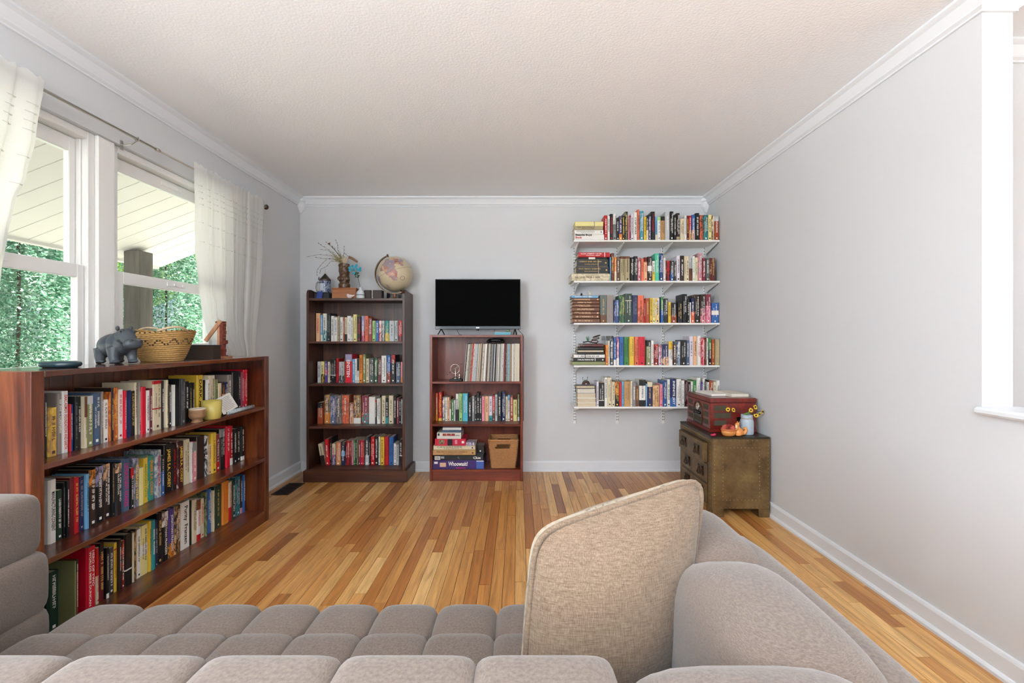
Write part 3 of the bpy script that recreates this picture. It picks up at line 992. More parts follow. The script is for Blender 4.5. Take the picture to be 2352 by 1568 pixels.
def make_book(t, h, d, col, tcol, opts, loc, rotz, label, cat, group, rot=None, seed=0):
    """t thick, h tall, d deep; spine faces local -Y; origin at the foot of the spine's middle"""
    global NB
    NB += 1
    rn = random.Random(seed * 131 + NB)
    hard = cat == 'hardback'
    root = thing('hardback_book' if hard else 'paperback_book', label, 'book' if hard else 'paperback', loc, rotz, group, rot)
    bt = 0.0026 if hard else 0.0009
    bt = min(bt, t * 0.2)
    op = {}
    for o in opts:
        k, _, v = o.partition(':')
        op[k] = v
    mat = art(col, op['a']) if 'a' in op else ink(col)
    out = outline(t, 0.0, hard)
    pts_o = [(-t / 2, d)] + out + [(t / 2, d)]
    n = len(pts_o)
    pts_i = []
    for (px_, py_) in pts_o:
        pts_i.append((max(-t / 2 + bt, min(t / 2 - bt, px_ * (1 - 2 * bt / t))), max(py_, bt + (0.0 if py_ == d else out[0][1] * 0.0)) if py_ < d else d))
    mb = MB()
    vs = [(p[0], p[1], 0) for p in pts_o] + [(p[0], p[1], 0) for p in pts_i] + [(p[0], p[1], h) for p in pts_o] + [(p[0], p[1], h) for p in pts_i]
    fs = []
    for i in range(n - 1):
        fs.append((i, i + 1, 2 * n + i + 1, 2 * n + i))
        fs.append((n + i + 1, n + i, 3 * n + i, 3 * n + i + 1))
        fs.append((i + 1, i, n + i, n + i + 1))
        fs.append((2 * n + i, 2 * n + i + 1, 3 * n + i + 1, 3 * n + i))
    for i in (0, n - 1):
        fs.append((i, n + i, 3 * n + i, 2 * n + i))
    mb.add(vs, fs)
    me = bpy.data.meshes.new('cover')
    me.from_pydata([tuple(p) for p in mb.v], [], mb.f)
    link('cover', me, mat, root)
    ins = 0.004 if hard else 0.0004
    MB().box(-t / 2 + bt + 0.0001, t / 2 - bt - 0.0001, bt + 0.001, d - ins, ins, h - ins).build('pages', M_PAGE if rn.random() < 0.7 else M_PAGE2, root)

    def band(z0, z1, m_, name='spine_band', off=0.0003):
        o_ = outline(t, off, hard)
        o_ = [(o_[0][0], o_[0][1])] + o_[1:]
        k = len(o_)
        b_ = MB().add([(p[0], p[1], z0) for p in o_] + [(p[0], p[1], z1) for p in o_], [(i, i + 1, k + i + 1, k + i) for i in range(k - 1)])
        b_.build(name, m_, root)
    if 't' in op:
        f_ = float(op.get('tf', 0.25))
        band(h * (1 - f_), h - 0.0005, ink(op['t']))
    if 'b' in op:
        f_ = float(op.get('bf', 0.25))
        band(0.0005, h * f_, ink(op['b']))
    if 'B' in op:                      # art block at the foot
        band(0.0005, h * float(op.get('bf', 0.4)), art(op['B'][0], op['B'][1]))
    if 'A' in op:                      # art block at the head
        band(h * (1 - float(op.get('tf', 0.4))), h - 0.0005, art(op['A'][0], op['A'][1]))
    if 'm' in op:
        band(h * 0.40, h * 0.62, ink(op['m']))
    if 's' in op:                      # thin stripe
        zz = h * float(op.get('sf', 0.3))
        band(zz, zz + 0.006, ink(op['s']))
    yt = -0.0008
    tm = MB()
    w = min(0.0125, t * 0.46)
    if 'T' in op:
        lines = op['T'].split('|')
        m_ = len(lines)
        wt = t * 0.66 / m_
        for j, s in enumerate(lines):
            s = s.replace('_', ' ')
            xb = t * 0.33 - (j + 1) * wt + wt * 0.14
            L = min(h * float(op.get('tl', 0.8)), len(s) * wt * 1.05)
            zt = h * (0.5 + float(op.get('tl', 0.8)) / 2)
            letters(tm, s, (xb, yt, zt), (0, 0, -1), (1, 0, 0), L, wt * 0.74)
    elif 'n' not in op and t > 0.006:
        z0 = h * rn.uniform(0.16, 0.34)
        z1 = h * rn.uniform(0.80, 0.94)
        if t > 0.028 and rn.random() < 0.6:
            z1 = h * 0.92
            n0 = len(tm.v)
            glyphs(tm, rn, z0, z1, w * 0.75, t, yt)
            for p in tm.v[n0:]:
                p.x += t * 0.17
            n0 = len(tm.v)
            glyphs(tm, rn, h * 0.3, h * 0.75, w * 0.5, t, yt)
            for p in tm.v[n0:]:
                p.x -= t * 0.18
        else:
            glyphs(tm, rn, z0, z1, w, t, yt)
        if rn.random() < 0.6:
            q = w * 0.45
            tm.add([(-q, yt, h * 0.05), (q, yt, h * 0.05), (q, yt, h * 0.05 + q * 2), (-q, yt, h * 0.05 + q * 2)], [(0, 1, 2, 3)])
    if tm.v:
        me = bpy.data.meshes.new('title_print')
        me.from_pydata([tuple(p) for p in tm.v], [], tm.f)
        tag(link('title_print', me, tink(tcol), root), kind='stuff')
    return root

ORD = 'zeroth first second third fourth fifth sixth seventh eighth ninth tenth eleventh twelfth thirteenth fourteenth fifteenth sixteenth seventeenth eighteenth nineteenth twentieth'.split()

def ordinal(n):
    if n <= 20:
        return ORD[n]
    tens = {6: 'sixty', 7: 'seventy', 2: 'twenty', 3: 'thirty', 4: 'forty', 5: 'fifty'}
    tn = {6: 'sixtieth', 7: 'seventieth', 2: 'twentieth', 3: 'thirtieth', 4: 'fortieth', 5: 'fiftieth'}
    return tn[n // 10] if n % 10 == 0 else tens[n // 10] + '-' + ORD[n % 10]

def describe(t, hard, col, tcol, opts):
    size = 'slim ' if t < 0.014 else ('thick ' if t > 0.034 else '')
    ks = [o[0] for o in opts]
    colw = INK[col][1]
    if 'a' in ks:
        colw = 'mottled ' + colw
    return size + colw + (' hardback' if hard else ' paperback')

def parse(s):
    out = []
    for tok in s.replace('\n', ' ').split(';'):
        q = tok.split()
        if q:
            out.append((float(q[0]), float(q[1]), float(q[2]), q[3], q[4] if len(q) > 4 else 'w', q[5:]))
    return out

def shelf_back(data, ox, oy, s, Ys, zs, anchor, where, group, dmax, seed):
    """row of upright books, spines towards the room, on a shelf of the back wall"""
    last = -1.7305 if ox == 690 else (-0.7115 if ox == 970 else -9.0)
    cnt = 0
    rn = random.Random(seed)
    for (a, b2, yt, col, tcol, opts) in parse(data):
        cnt += 1
        od = dict(o.partition(':')[::2] for o in opts)
        pr = float(od.get('p', rn.uniform(-0.006, 0.006)))
        Y = Ys - pr
        x0 = (a / s + ox - CX) * Y / F
        x1 = (b2 / s + ox - CX) * Y / F
        x0 = max(x0, last + 0.0004)
        if x1 - x0 < 0.004:
            x1 = x0 + 0.004
        last = x1
        t = x1 - x0 - 0.0003
        h = HC - ((yt / s + oy) - CY) * Y / F - zs
        hard = od.get('k', 'h' if (t > 0.026 and rn.random() < 0.75) or h > 0.222 else 'p') == 'h'
        d = min(dmax, h * rn.uniform(0.62, 0.72))
        lean = float(od.get('l', 0))
        lab = '%s, %s title, %s from %s, %s' % (describe(t, hard, col, tcol, opts), TINK[tcol][1], ordinal(cnt), anchor, where)
        cxm = (x0 + x1) / 2
        rot = (0, math.radians(lean), 0)
        lift = abs(math.sin(math.radians(lean))) * t / 2 if lean else 0.0
        make_book(t, h, d, col, tcol, opts, (cxm, Y, zs + 0.0003 + lift), 0, lab, 'hardback' if hard else 'paperback', group, rot, seed)

def shelf_side(data, Xs, zs, anchor, where, group, dmax, seed):
    """row of books on the window-wall bookcase, spines facing the room (+X); x in photo pixels"""
    last = BY0 + 0.046
    cnt = 0
    rn = random.Random(seed)
    for (a, b2, yt, col, tcol, opts) in data:
        cnt += 1
        od = dict(o.partition(':')[::2] for o in opts)
        pr = float(od.get('p', rn.uniform(-0.008, 0.008)))
        X = Xs + pr
        y0 = F * X / (a - CX)
        y1 = F * X / (b2 - CX)
        y0 = max(y0, last + 0.0004)
        if y1 - y0 < 0.006:
            y1 = y0 + 0.006
        last = y1
        t = y1 - y0 - 0.0003
        ym = (y0 + y1) / 2
        h = HC - (yt - CY) * ym / F - zs
        hard = od.get('k', 'h' if (t > 0.026 and rn.random() < 0.7) or h > 0.225 else 'p') == 'h'
        d = min(X - (BX0 + 0.012), h * rn.uniform(0.62, 0.74))
        lab = '%s, %s title, %s from %s, %s' % (describe(t, hard, col, tcol, opts), TINK[tcol][1], ordinal(cnt), anchor, where)
        make_book(t, h, d, col, tcol, opts, (X, ym, zs + 0.0003), PI / 2, lab, 'hardback' if hard else 'paperback', group, None, seed)

def zoomrow(s, ox, oy, sc):
    return [(a / sc + ox, b2 / sc + ox, yt / sc + oy, c, tc, op) for (a, b2, yt, c, tc, op) in parse(s)]

# --- low bookcase, three rows
L1 = zoomrow('''85 122 450 K w; 125 290 655 T n a:Y; 290 365 430 u w; 365 465 395 W r T:ISAAC_ASIMOV__FOUNDATION_AND_EARTH tl:.88 k:h; 465 485 600 R w; 485 530 610 B w;
530 605 480 K x; 605 655 480 K w; 655 755 480 C n t:U tf:.4; 755 845 470 S w t:Z tf:.16; 845 965 430 q w k:h; 965 1010 405 u w; 1010 1080 530 W k;
1080 1120 410 r o a:O; 1120 1170 345 J d; 1170 1240 340 r d a:O; 1240 1310 370 W r; 1310 1370 390 i w; 1370 1440 385 N b; 1440 1500 392 K d;
1500 1540 262 C n; 1540 1592 262 u w; 1600 1680 330 i w n:1; 1680 1730 385 W k; 1730 1775 350 M w; 1778 1919 230 C n s:R sf:.42 t:R tf:.07 k:h''', 90, 840, 6.818)
L1 += zoomrow('''215 255 300 K w; 255 325 290 C k; 325 368 362 J w a:K; 368 388 365 W k n:1; 388 520 270 K x n:1 p:.03 k:h; 520 590 272 H x p:.028; 590 640 312 K w; 640 690 330 K d; 690 726 330 K w;
775 865 215 Y k T:DARK_AGE k:h p:-.012; 865 900 290 K w; 900 965 285 W n T:IRON_GOLD; 965 1050 220 C n; 1050 1095 280 S k; 1095 1150 340 C o; 1150 1200 320 K o m:p; 1200 1250 320 N w m:p;
1250 1315 210 u w; 1315 1420 160 K w n:1 k:h; 1420 1450 150 K w; 1450 1500 165 M w; 1500 1560 130 i w''', 340, 830, 6.818)
shelf_side(L1, -1.714, 0.745, 'sofa end', 'low bookcase top row', 'books on the top row of the low bookcase', 0.16, 11)
L2 = zoomrow('''175 305 380 W k T:MANUFACTURING_CONSENT tl:.62 k:h; 310 395 560 E w; 395 450 432 K x; 450 520 402 K w; 522 600 345 D d n:1; 600 685 340 R d; 690 770 330 N x; 770 868 290 L k k:h;
870 980 210 J w A:OK tf:.3; 980 1115 150 K w A:AK tf:.35; 1115 1225 110 J w A:pK tf:.3; 1225 1290 105 K d; 1290 1425 100 K w T:A_CRUEL_WIND|GLEN_COOK tl:.6 A:pJ tf:.18 k:h; 1425 1560 25 q m T:LEVIATHAN_WAKES tl:.82;
1560 1625 180 K w t:R; 1625 1720 5 t y T:CALIBANʼS_WAR tl:.7 a:A; 1720 1790 180 y k n:1; 1790 1860 10 Y g T:ABADDONʼS_GATE tl:.75; 1860 1975 -30 Q o a:G T:JAMES_S.A._COREY tl:.8'''.replace('ʼ', "'"), 90, 1050, 7.467)
L2 += zoomrow('''120 205 480 Z r a:q; 205 245 560 K w b:B bf:.6; 245 365 390 K y T:JAMES_S.A._COREY tl:.8; 365 430 395 K r T:JAMES_S.A._COREY tl:.8; 430 540 350 J y T:JAMES_S.A._COREY tl:.8 a:D;
540 630 320 C k; 630 670 360 W n; 670 735 360 P w t:X; 735 850 265 J x n:1 k:h; 850 910 260 K w s:W sf:.5 a:W; 912 948 390 p n a:C; 960 1030 220 Y k; 1030 1072 240 M w b:R; 1075 1160 160 K w t:X tf:.2;
1160 1235 120 i w k:h; 1235 1275 115 R w b:W bf:.18; 1277 1330 160 K w; 1330 1390 150 K w; 1390 1450 130 K w b:W bf:.12''', 340, 960, 6.532)
shelf_side(L2, -1.737, 0.413, 'sofa end', 'low bookcase middle row', 'books on the middle row of the low bookcase', 0.16, 12)
L3 = zoomrow('''150 330 870 E w k:h; 560 600 700 S w n:1 p:.055; 605 645 675 U w t:K tf:.2 p:.03; 785 930 460 i w T:HERO_OF_TWO|WORLDS_MIKE_DUNCAN tl:.86 k:h p:.012; 935 985 480 C r t:R tf:.5; 985 1070 400 D d t:K tf:.2; 1072 1145 480 K w b:W bf:.1; 1147 1220 480 H w;
1222 1272 400 Y r s:R sf:.85; 1274 1347 340 J w T:AMERICAN_PSYCHO tl:.7; 1349 1395 360 K w a:R; 1397 1530 250 K w s:W sf:.3 n:1 k:h; 1532 1560 240 C n n:1; 1562 1602 190 K d a:T; 1604 1662 180 W k; 1664 1782 110 y k m:W k:h; 1784 1842 45 Y k; 1844 1910 25 Q w''', 90, 1190, 7.126)
L3 += zoomrow('''168 192 750 N w; 194 260 650 K d; 262 345 630 K w T:JONATHAN_FRANZEN tl:.75 A:WD tf:.3; 347 430 590 V w T:JONATHAN_FRANZEN tl:.75 B:OK bf:.3; 432 515 550 J w a:T; 517 640 490 W k T:Purity__Franzen tl:.8 k:h; 642 670 480 K x; 672 740 465 C k; 742 795 460 W r t:U b:R bf:.16;
797 835 450 C r; 837 885 360 S k a:E; 887 940 320 B w; 942 985 340 C k; 987 1080 270 E d k:h; 1082 1180 210 O r k:h; 1182 1225 220 C r b:R bf:.35; 1227 1275 200 E w; 1277 1340 150 Q w a:N; 1342 1370 140 J w b:P bf:.15; 1372 1410 120 B w''', 330, 1070, 6.032)
shelf_side(L3, -1.748, 0.075, 'sofa end', 'low bookcase bottom row', 'books on the bottom row of the low bookcase', 0.15, 13)

# --- tall dark bookcase, four rows
shelf_back('''195 270 1080 p r; 275 305 1105 L w b:W; 308 362 1085 W k B:QW; 365 418 1080 K x; 420 465 1118 W k; 468 510 1140 W b; 510 542 1120 h n; 545 588 1135 W k; 588 610 1140 r w; 612 646 1138 C k b:K bf:.3; 648 700 1118 W x;
702 725 1140 W k; 728 782 1098 y n; 785 838 1130 K r; 842 890 1118 A w B:RA; 893 938 1118 F n; 940 990 1150 r w a:M; 993 1040 1185 g k; 1042 1085 1185 B w; 1088 1125 1185 R w a:W; 1128 1165 1185 t w a:Z; 1168 1230 1185 Q y B:YQ; 1232 1298 1185 Z k; 1300 1350 1185 Z k; 1352 1412 1182 R w B:KR bf:.25''',
           690, 540, 6.032, 3.885, 1.159, 'window side', 'dark bookcase top row', 'books on the top row of the dark bookcase', 0.142, 21)
shelf_back('''275 332 360 Z k; 333 388 358 y k B:KY; 390 443 360 V w m:m; 445 483 362 C k; 485 515 318 K w s:W; 516 547 318 K w s:W; 548 578 318 K w s:W; 580 625 308 R k; 627 715 362 Z k B:KZ bf:.35; 716 729 310 U d; 730 840 238 i w t:A tf:.25 T:EINSTEIN tl:.6 k:h; 850 890 315 L w; 892 925 312 W k; 927 960 312 W k t:K tf:.5;
962 1015 250 O k; 1017 1068 240 S w; 1070 1122 310 C n; 1125 1203 300 t w a:K; 1205 1265 298 E w a:G; 1267 1325 300 M w a:K; 1327 1405 262 W k k:p; 1408 1475 255 B w B:rN; 1477 1555 250 K w A:RK tf:.3; 1560 1638 365 q w a:H; 1640 1675 365 P o b:O''',
           690, 780, 7.129, 3.885, 0.807, 'window side', 'dark bookcase second row', 'books on the second row of the dark bookcase', 0.142, 22)
shelf_back('''278 370 1030 r w t:K tf:.25; 390 482 905 T w a:H B:OT; 485 578 920 q w a:A; 580 668 915 u w a:J; 675 790 910 F w a:r; 800 865 1035 p w a:M; 868 985 910 T w a:J b:W bf:.2; 1000 1110 915 M w B:QR; 1117 1220 935 W k n:1 k:h; 1222 1245 985 K w t:R tf:.1; 1247 1305 965 W k; 1330 1392 920 C k; 1393 1440 950 K w b:Q; 1442 1520 915 C k; 1525 1570 930 K w; 1575 1610 955 M w; 1612 1648 985 K w; 1650 1672 980 Z k''',
           690, 780, 7.129, 3.88, 0.457, 'window side', 'dark bookcase third row', 'books on the third row of the dark bookcase', 0.142, 23)
shelf_back('''402 480 412 C n l:-9 b:J bf:.45; 485 560 330 R w l:-3; 562 600 305 K w; 602 672 415 C m B:VC bf:.5; 682 776 380 T w a:F; 780 860 385 N w m:L a:K; 865 960 355 D w a:R; 965 990 345 M w; 992 1020 345 P k; 1025 1055 338 G w; 1057 1085 338 E w; 1087 1112 338 S k; 1120 1160 340 M w; 1162 1205 340 i w; 1207 1236 340 M d;
1245 1320 280 H w b:Z bf:.35; 1325 1345 300 K w; 1347 1430 278 R w k:h; 1435 1500 270 K w; 1503 1535 275 W k; 1538 1615 280 Y k k:h; 1618 1700 278 R k k:h; 1705 1795 280 B k k:h; 1800 1850 405 W k; 1855 1898 430 Z k; 1900 1972 330 K w s:W sf:.36''',
           690, 970, 8.4, 3.89, 0.102, 'window side', 'dark bookcase bottom row', 'books on the bottom row of the dark bookcase', 0.142, 24)
# --- red bookcase, middle shelf
shelf_back('''170 222 205 F w b:O bf:.4; 228 282 195 R y b:Y bf:.1; 288 328 265 N w a:C; 330 358 265 W k; 360 390 262 p k; 391 412 265 U w b:W bf:.5; 418 450 300 G w; 452 476 305 Z k; 478 524 215 W k b:K bf:.42; 527 578 212 g k; 582 655 210 c w k:p; 657 712 280 K w; 715 752 248 X w; 755 782 260 K w; 783 822 200 K w; 823 855 250 K w; 858 898 252 P r; 900 957 250 p k; 959 1010 250 l k b:Q bf:.22;
1012 1045 240 R w b:U bf:.4; 1047 1083 225 Z k; 1085 1140 195 K w; 1142 1198 185 N w; 1200 1230 255 C k; 1232 1262 230 W k t:L tf:.2; 1265 1308 250 r w; 1310 1368 300 y k; 1372 1402 220 S w b:W bf:.15''',
           970, 870, 6.273, 3.915, 0.474, 'dark bookcase side', 'shelf below the records', 'books on the middle shelf of the red bookcase', 0.12, 31)

# --- wall shelves
WS = 'the stacked books'
shelf_back('''560 605 155 R w k:h; 608 640 165 W k; 641 685 135 K r; 686 736 135 W k b:X bf:.6; 738 775 190 K w; 777 820 165 V w a:J b:O bf:.25; 822 858 165 K y; 859 905 100 K d a:S; 907 925 160 P k; 926 948 160 M w; 950 985 130 l k; 986 1040 110 W k T:CHIP_WAR tl:.62; 1042 1075 70 F n; 1078 1135 90 Q w a:L; 1138 1175 175 Y k; 1176 1204 155 K w b:C bf:.4; 1206 1240 170 N w a:A; 1242 1300 100 K r; 1305 1335 175 L k b:C; 1337 1385 180 W x t:g tf:.15;
1388 1445 170 T n t:K tf:.18; 1447 1517 100 Z w k:h; 1519 1572 98 K w; 1575 1610 150 K w; 1612 1665 122 J w b:h bf:.13; 1668 1725 205 C k; 1728 1762 160 W k; 1765 1795 160 D y; 1797 1831 160 R w b:T bf:.4; 1835 1890 148 B w B:pB bf:.4; 1893 1950 122 K w; 1953 2010 150 F k a:J; 2012 2078 148 Q w a:E; 2080 2125 148 y k; 2127 2165 160 U w a:C; 2168 2236 170 r w t:Z tf:.2''',
           1300, 470, 6.357, 3.802, SHZ[0], WS, 'topmost wall shelf', 'books on the topmost wall shelf', 0.2, 41)
shelf_back('''646 658 190 L w; 660 705 135 J d a:r; 708 738 195 O w b:C bf:.4; 740 785 190 U w a:J; 788 860 180 h k t:U tf:.1; 862 935 180 h k t:U tf:.1; 940 990 195 K w; 992 1045 180 K w; 1048 1095 200 P w a:M; 1097 1135 215 F n; 1137 1190 195 p r t:D tf:.2; 1192 1258 185 J w m:W; 1262 1298 250 W k b:Y bf:.45; 1300 1362 138 I w k:h; 1364 1420 138 N w a:B; 1423 1455 205 W x; 1457 1522 245 K r a:R; 1525 1575 245 H w B:BK bf:.5; 1578 1612 245 J w a:t; 1616 1668 172 l k; 1670 1725 172 J w; 1727 1750 180 C k; 1752 1795 180 C n; 1797 1848 178 Z k b:U bf:.5; 1850 1882 178 W g; 1884 1925 200 C k; 1927 1990 135 P w a:u; 1993 2043 208 M w; 2045 2092 205 t w; 2095 2178 205 D d a:U''',
           1300, 560, 6.357, 3.802, SHZ[1], WS, 'second wall shelf down', 'books on the second wall shelf', 0.2, 42)
shelf_back('''500 592 142 t d b:U bf:.28 k:h; 594 692 142 u x k:h; 700 778 215 N w a:B; 780 862 142 E d a:G k:h; 865 965 122 E w s:C sf:.75 k:h; 967 1048 145 N x k:h; 1050 1140 148 F n B:rF bf:.55 k:h; 1142 1160 222 R w; 1162 1222 190 r d; 1225 1264 185 Y k; 1266 1302 185 y k; 1304 1368 185 Y k a:l; 1385 1422 170 B w t:G tf:.5; 1425 1492 192 K w a:H; 1494 1532 245 Y k; 1535 1615 255 K w B:rK bf:.4; 1628 1700 250 K d; 1703 1770 128 K w k:h; 1772 1805 205 K w; 1808 1826 250 W k; 1828 1875 190 N w b:F bf:.45; 1878 1955 135 J w a:K; 1958 2040 132 J w B:PK bf:.5; 2043 2120 132 M w B:Pm bf:.6; 2125 2230 258 B w m:W k:p''',
           1300, 655, 6.357, 3.802, SHZ[2], WS, 'middle wall shelf', 'books on the middle wall shelf', 0.2, 43)
shelf_back('''577 618 265 r y a:O; 620 638 205 W k; 640 695 135 K w a:X; 697 735 160 B w b:W bf:.2; 737 778 150 V w a:P b:W bf:.25; 780 845 148 B k k:h; 848 922 148 G k k:h; 925 998 148 Y n k:h; 1000 1063 148 F k k:h; 1065 1155 148 i k k:h; 1172 1240 198 S w t:K tf:.25; 1242 1280 205 W x; 1283 1350 258 D w a:R; 1352 1398 258 l m a:U; 1400 1498 258 N w B:pN; 1500 1560 215 W k t:Y tf:.34; 1562 1615 258 J w a:U; 1617 1675 215 q w a:Z; 1677 1760 195 K w k:h; 1762 1800 200 q w; 1803 1860 140 l k; 1862 1915 140 p k; 1918 1972 135 W r b:W; 1975 2030 165 R w a:P; 2032 2052 165 U w; 2055 2081 165 W k; 2083 2125 160 K w t:G tf:.45; 2127 2175 185 r d; 2177 2245 185 h d''',
           1300, 750, 6.357, 3.802, SHZ[3], WS, 'fourth wall shelf down', 'books on the fourth wall shelf', 0.2, 44)
shelf_back('''447 478 165 l k; 480 560 185 K w s:W sf:.24 k:p; 562 606 108 W k k:h; 607 670 108 C k k:h; 672 715 170 C k; 718 777 165 K y A:OK tf:.55; 778 812 175 R w n:1; 815 845 165 L k; 848 938 165 T n k:h; 940 971 160 C x; 973 1018 185 X w; 1020 1062 222 U d; 1070 1165 140 W k t:K tf:.22 b:K bf:.24 k:h; 1167 1185 200 L w; 1187 1262 170 N d t:C tf:.2; 1270 1365 222 T k a:p; 1368 1412 205 P r; 1415 1475 150 B w a:N; 1478 1523 135 W k; 1525 1612 130 B w t:N tf:.68 T:INFINITE_JEST tl:.86 k:h; 1615 1685 130 W k; 1687 1730 150 W x; 1733 1750 150 J w; 1755 1775 150 D w; 1778 1820 170 J w; 1822 1855 165 W k; 1857 1905 150 G w; 1907 1970 110 W x; 1972 2000 175 V w; 2003 2030 125 W k; 2032 2060 140 K w; 2062 2090 175 W k; 2092 2148 155 K w t:r tf:.5; 2152 2192 175 C k; 2196 2248 150 W k''',
           1300, 850, 6.357, 3.802, SHZ[4], WS, 'lowest wall shelf', 'books on the lowest wall shelf', 0.2, 45)

def stack_back(items, ox, oy, s, Yf, zs, where, group, seed):
    """books lying flat; items from the bottom up: x0 x1 thickness_px colour text opts"""
    z = zs + 0.0003
    rn = random.Random(seed)
    tot = len(items)
    for i, (a, b2, th, col, tcol, opts, lab, fore) in enumerate(items):
        x0 = (a / s + ox - CX) * Yf / F
        x1 = (b2 / s + ox - CX) * Yf / F
        t = th / s * Yf / F
        h = x1 - x0
        d = min(0.235, h * rn.uniform(0.66, 0.74))
        if fore:
            rot = (0, -PI / 2, PI)
            loc = (x0, Yf + d, z + t / 2)
        else:
            rot = (0, -PI / 2, 0)
            loc = (x1, Yf + (0 if i == 0 else rn.uniform(0, 0.008)), z + t / 2)
        make_book(t - 0.0004, h, d, col, tcol, opts, loc, 0, lab, 'hardback', group, rot, seed)
        z += t
    return z

def S(a, b2, th, col, tcol, opts, lab, fore=False):
    return (a, b2, th, col, tcol, opts.split(), lab, fore)

G1 = 'books stacked flat on the wall shelves'
stack_back([S(125, 558, 86, 'W', 'k', 'n:1', 'white book lying flat, bold black and red title, bottom of topmost shelf stack'),
            S(125, 546, 66, 'W', 'x', '', 'white book lying flat with faint grey title, second in topmost shelf stack'),
            S(130, 541, 52, 'h', 'n', '', 'khaki grey book lying flat under the yellow one, topmost wall shelf'),
            S(135, 545, 74, 'y', 'k', 'n:1 s:X', 'pale yellow book with grey patch, top of the topmost shelf stack')], 1300, 470, 6.357, 3.802, SHZ[0], '', G1, 51)
tt = MB()
o1 = P(1300 + 140 / 6.357, 470 + 462 / 6.357, 3.8005)
letters(tt, 'Beastie Boys', (o1.x, 3.8008, o1.z), (1, 0, 0), (0, 0, 1), 0.137, 0.0215, 0.04)
bb = [o for o in bpy.data.objects if o.get('label', '').startswith('white book lying flat, bold')][0]
bbi = bb.rotation_euler.to_matrix().inverted()
def onto(mb, root, name, mat):
    Mi = root.rotation_euler.to_matrix().inverted()
    mb.v = [Mi @ (p - root.location) for p in mb.v]
    me = bpy.data.meshes.new(name)
    me.from_pydata([tuple(p) for p in mb.v], [], mb.f)
    return link(name, me, mat, root)
onto(tt, bb, 'title_print', tink('k'))
o1 = P(1300 + 140 / 6.357, 470 + 492 / 6.357, 3.8005)
onto(letters(MB(), 'Book', (o1.x, 3.8008, o1.z), (1, 0, 0), (0, 0, 1), 0.054, 0.017, 0.04), bb, 'title_print', tink('r'))
stack_back([S(80, 640, 108, 'C', 'k', 'a:h', 'cream book with black scrollwork, bottom of the second wall shelf stack'),
            S(150, 626, 104, 'K', 'd', 's:h sf:.3', 'black gilt volume lying flat, directly on the cream scrollwork book'),
            S(158, 616, 108, 'K', 'd', 's:h sf:.3', 'black gilt volume lying flat, directly under the white-edged black book'),
            S(170, 600, 30, 'K', 'w', 'n:1 m:W', 'thin black book with white strip beneath the red one'),
            S(183, 642, 72, 'R', 'w', 's:W sf:.15', 'red cloth book on top of the second wall shelf stack')], 1300, 560, 6.357, 3.802, SHZ[1], '', G1, 52)
its = []
for i, th in enumerate((62, 56, 52, 56, 50, 44, 44)):
    its.append(S(92 + (i % 3) * 2, 494 - (i % 2) * 3, th, 'U', 'p', '', 'brown leather-look volume, %s up in the matching set lying flat' % ordinal(i + 1)))
its.append(S(80, 474, 36, 'L', 'w', 's:W', 'light blue book lying on the brown matching volumes'))
ZT3 = stack_back(its, 1300, 655, 6.357, 3.802, SHZ[2], '', 'brown volumes stacked on the middle wall shelf', 53)
ZT4 = stack_back([S(90, 575, 54, 'S', 'd', 'n:1', 'olive green book, bottom of the stack on the fourth wall shelf'),
                  S(108, 572, 50, 'K', 'w', 's:W', 'black book with white title lying on the olive green one'),
                  S(117, 568, 52, 'W', 'k', 's:K sf:.62', 'white book with black square lying under the dark notebooks'),
                  S(165, 560, 32, 'K', 'x', 'n:1', 'thin black notebook lying on the white book'),
                  S(172, 556, 34, 'J', 'x', 'n:1', 'dark notebook with pale edge, middle of the notebook pile', True),
                  S(172, 555, 44, 'K', 'x', 'n:1', 'thicker black notebook under the reddish leather one'),
                  S(205, 548, 48, 'D', 'x', 'n:1 a:J', 'worn dark red leather notebook on top of the pile')], 1300, 750, 6.357, 3.802, SHZ[3], '', G1, 54)
ZT5 = stack_back([S(168, 445, 52, 'C', 'k', 'n:1', 'cream book, page edges outward, bottom of the lowest shelf stack', True),
                  S(165, 441, 70, 'W', 'k', 'n:1', 'thick book showing white page edges, second up on lowest shelf', True),
                  S(163, 437, 68, 'W', 'k', 'n:1', 'thick book showing white page edges, third up on lowest shelf', True),
                  S(163, 430, 74, 'K', 'k', 'n:1', 'black-covered book showing tan page edges, lowest shelf stack', True),
                  S(150, 425, 42, 'J', 'k', 'n:1', 'thin book, pale page edges, top of lowest shelf stack', True)], 1300, 850, 6.357, 3.802, SHZ[4], '', G1, 55)

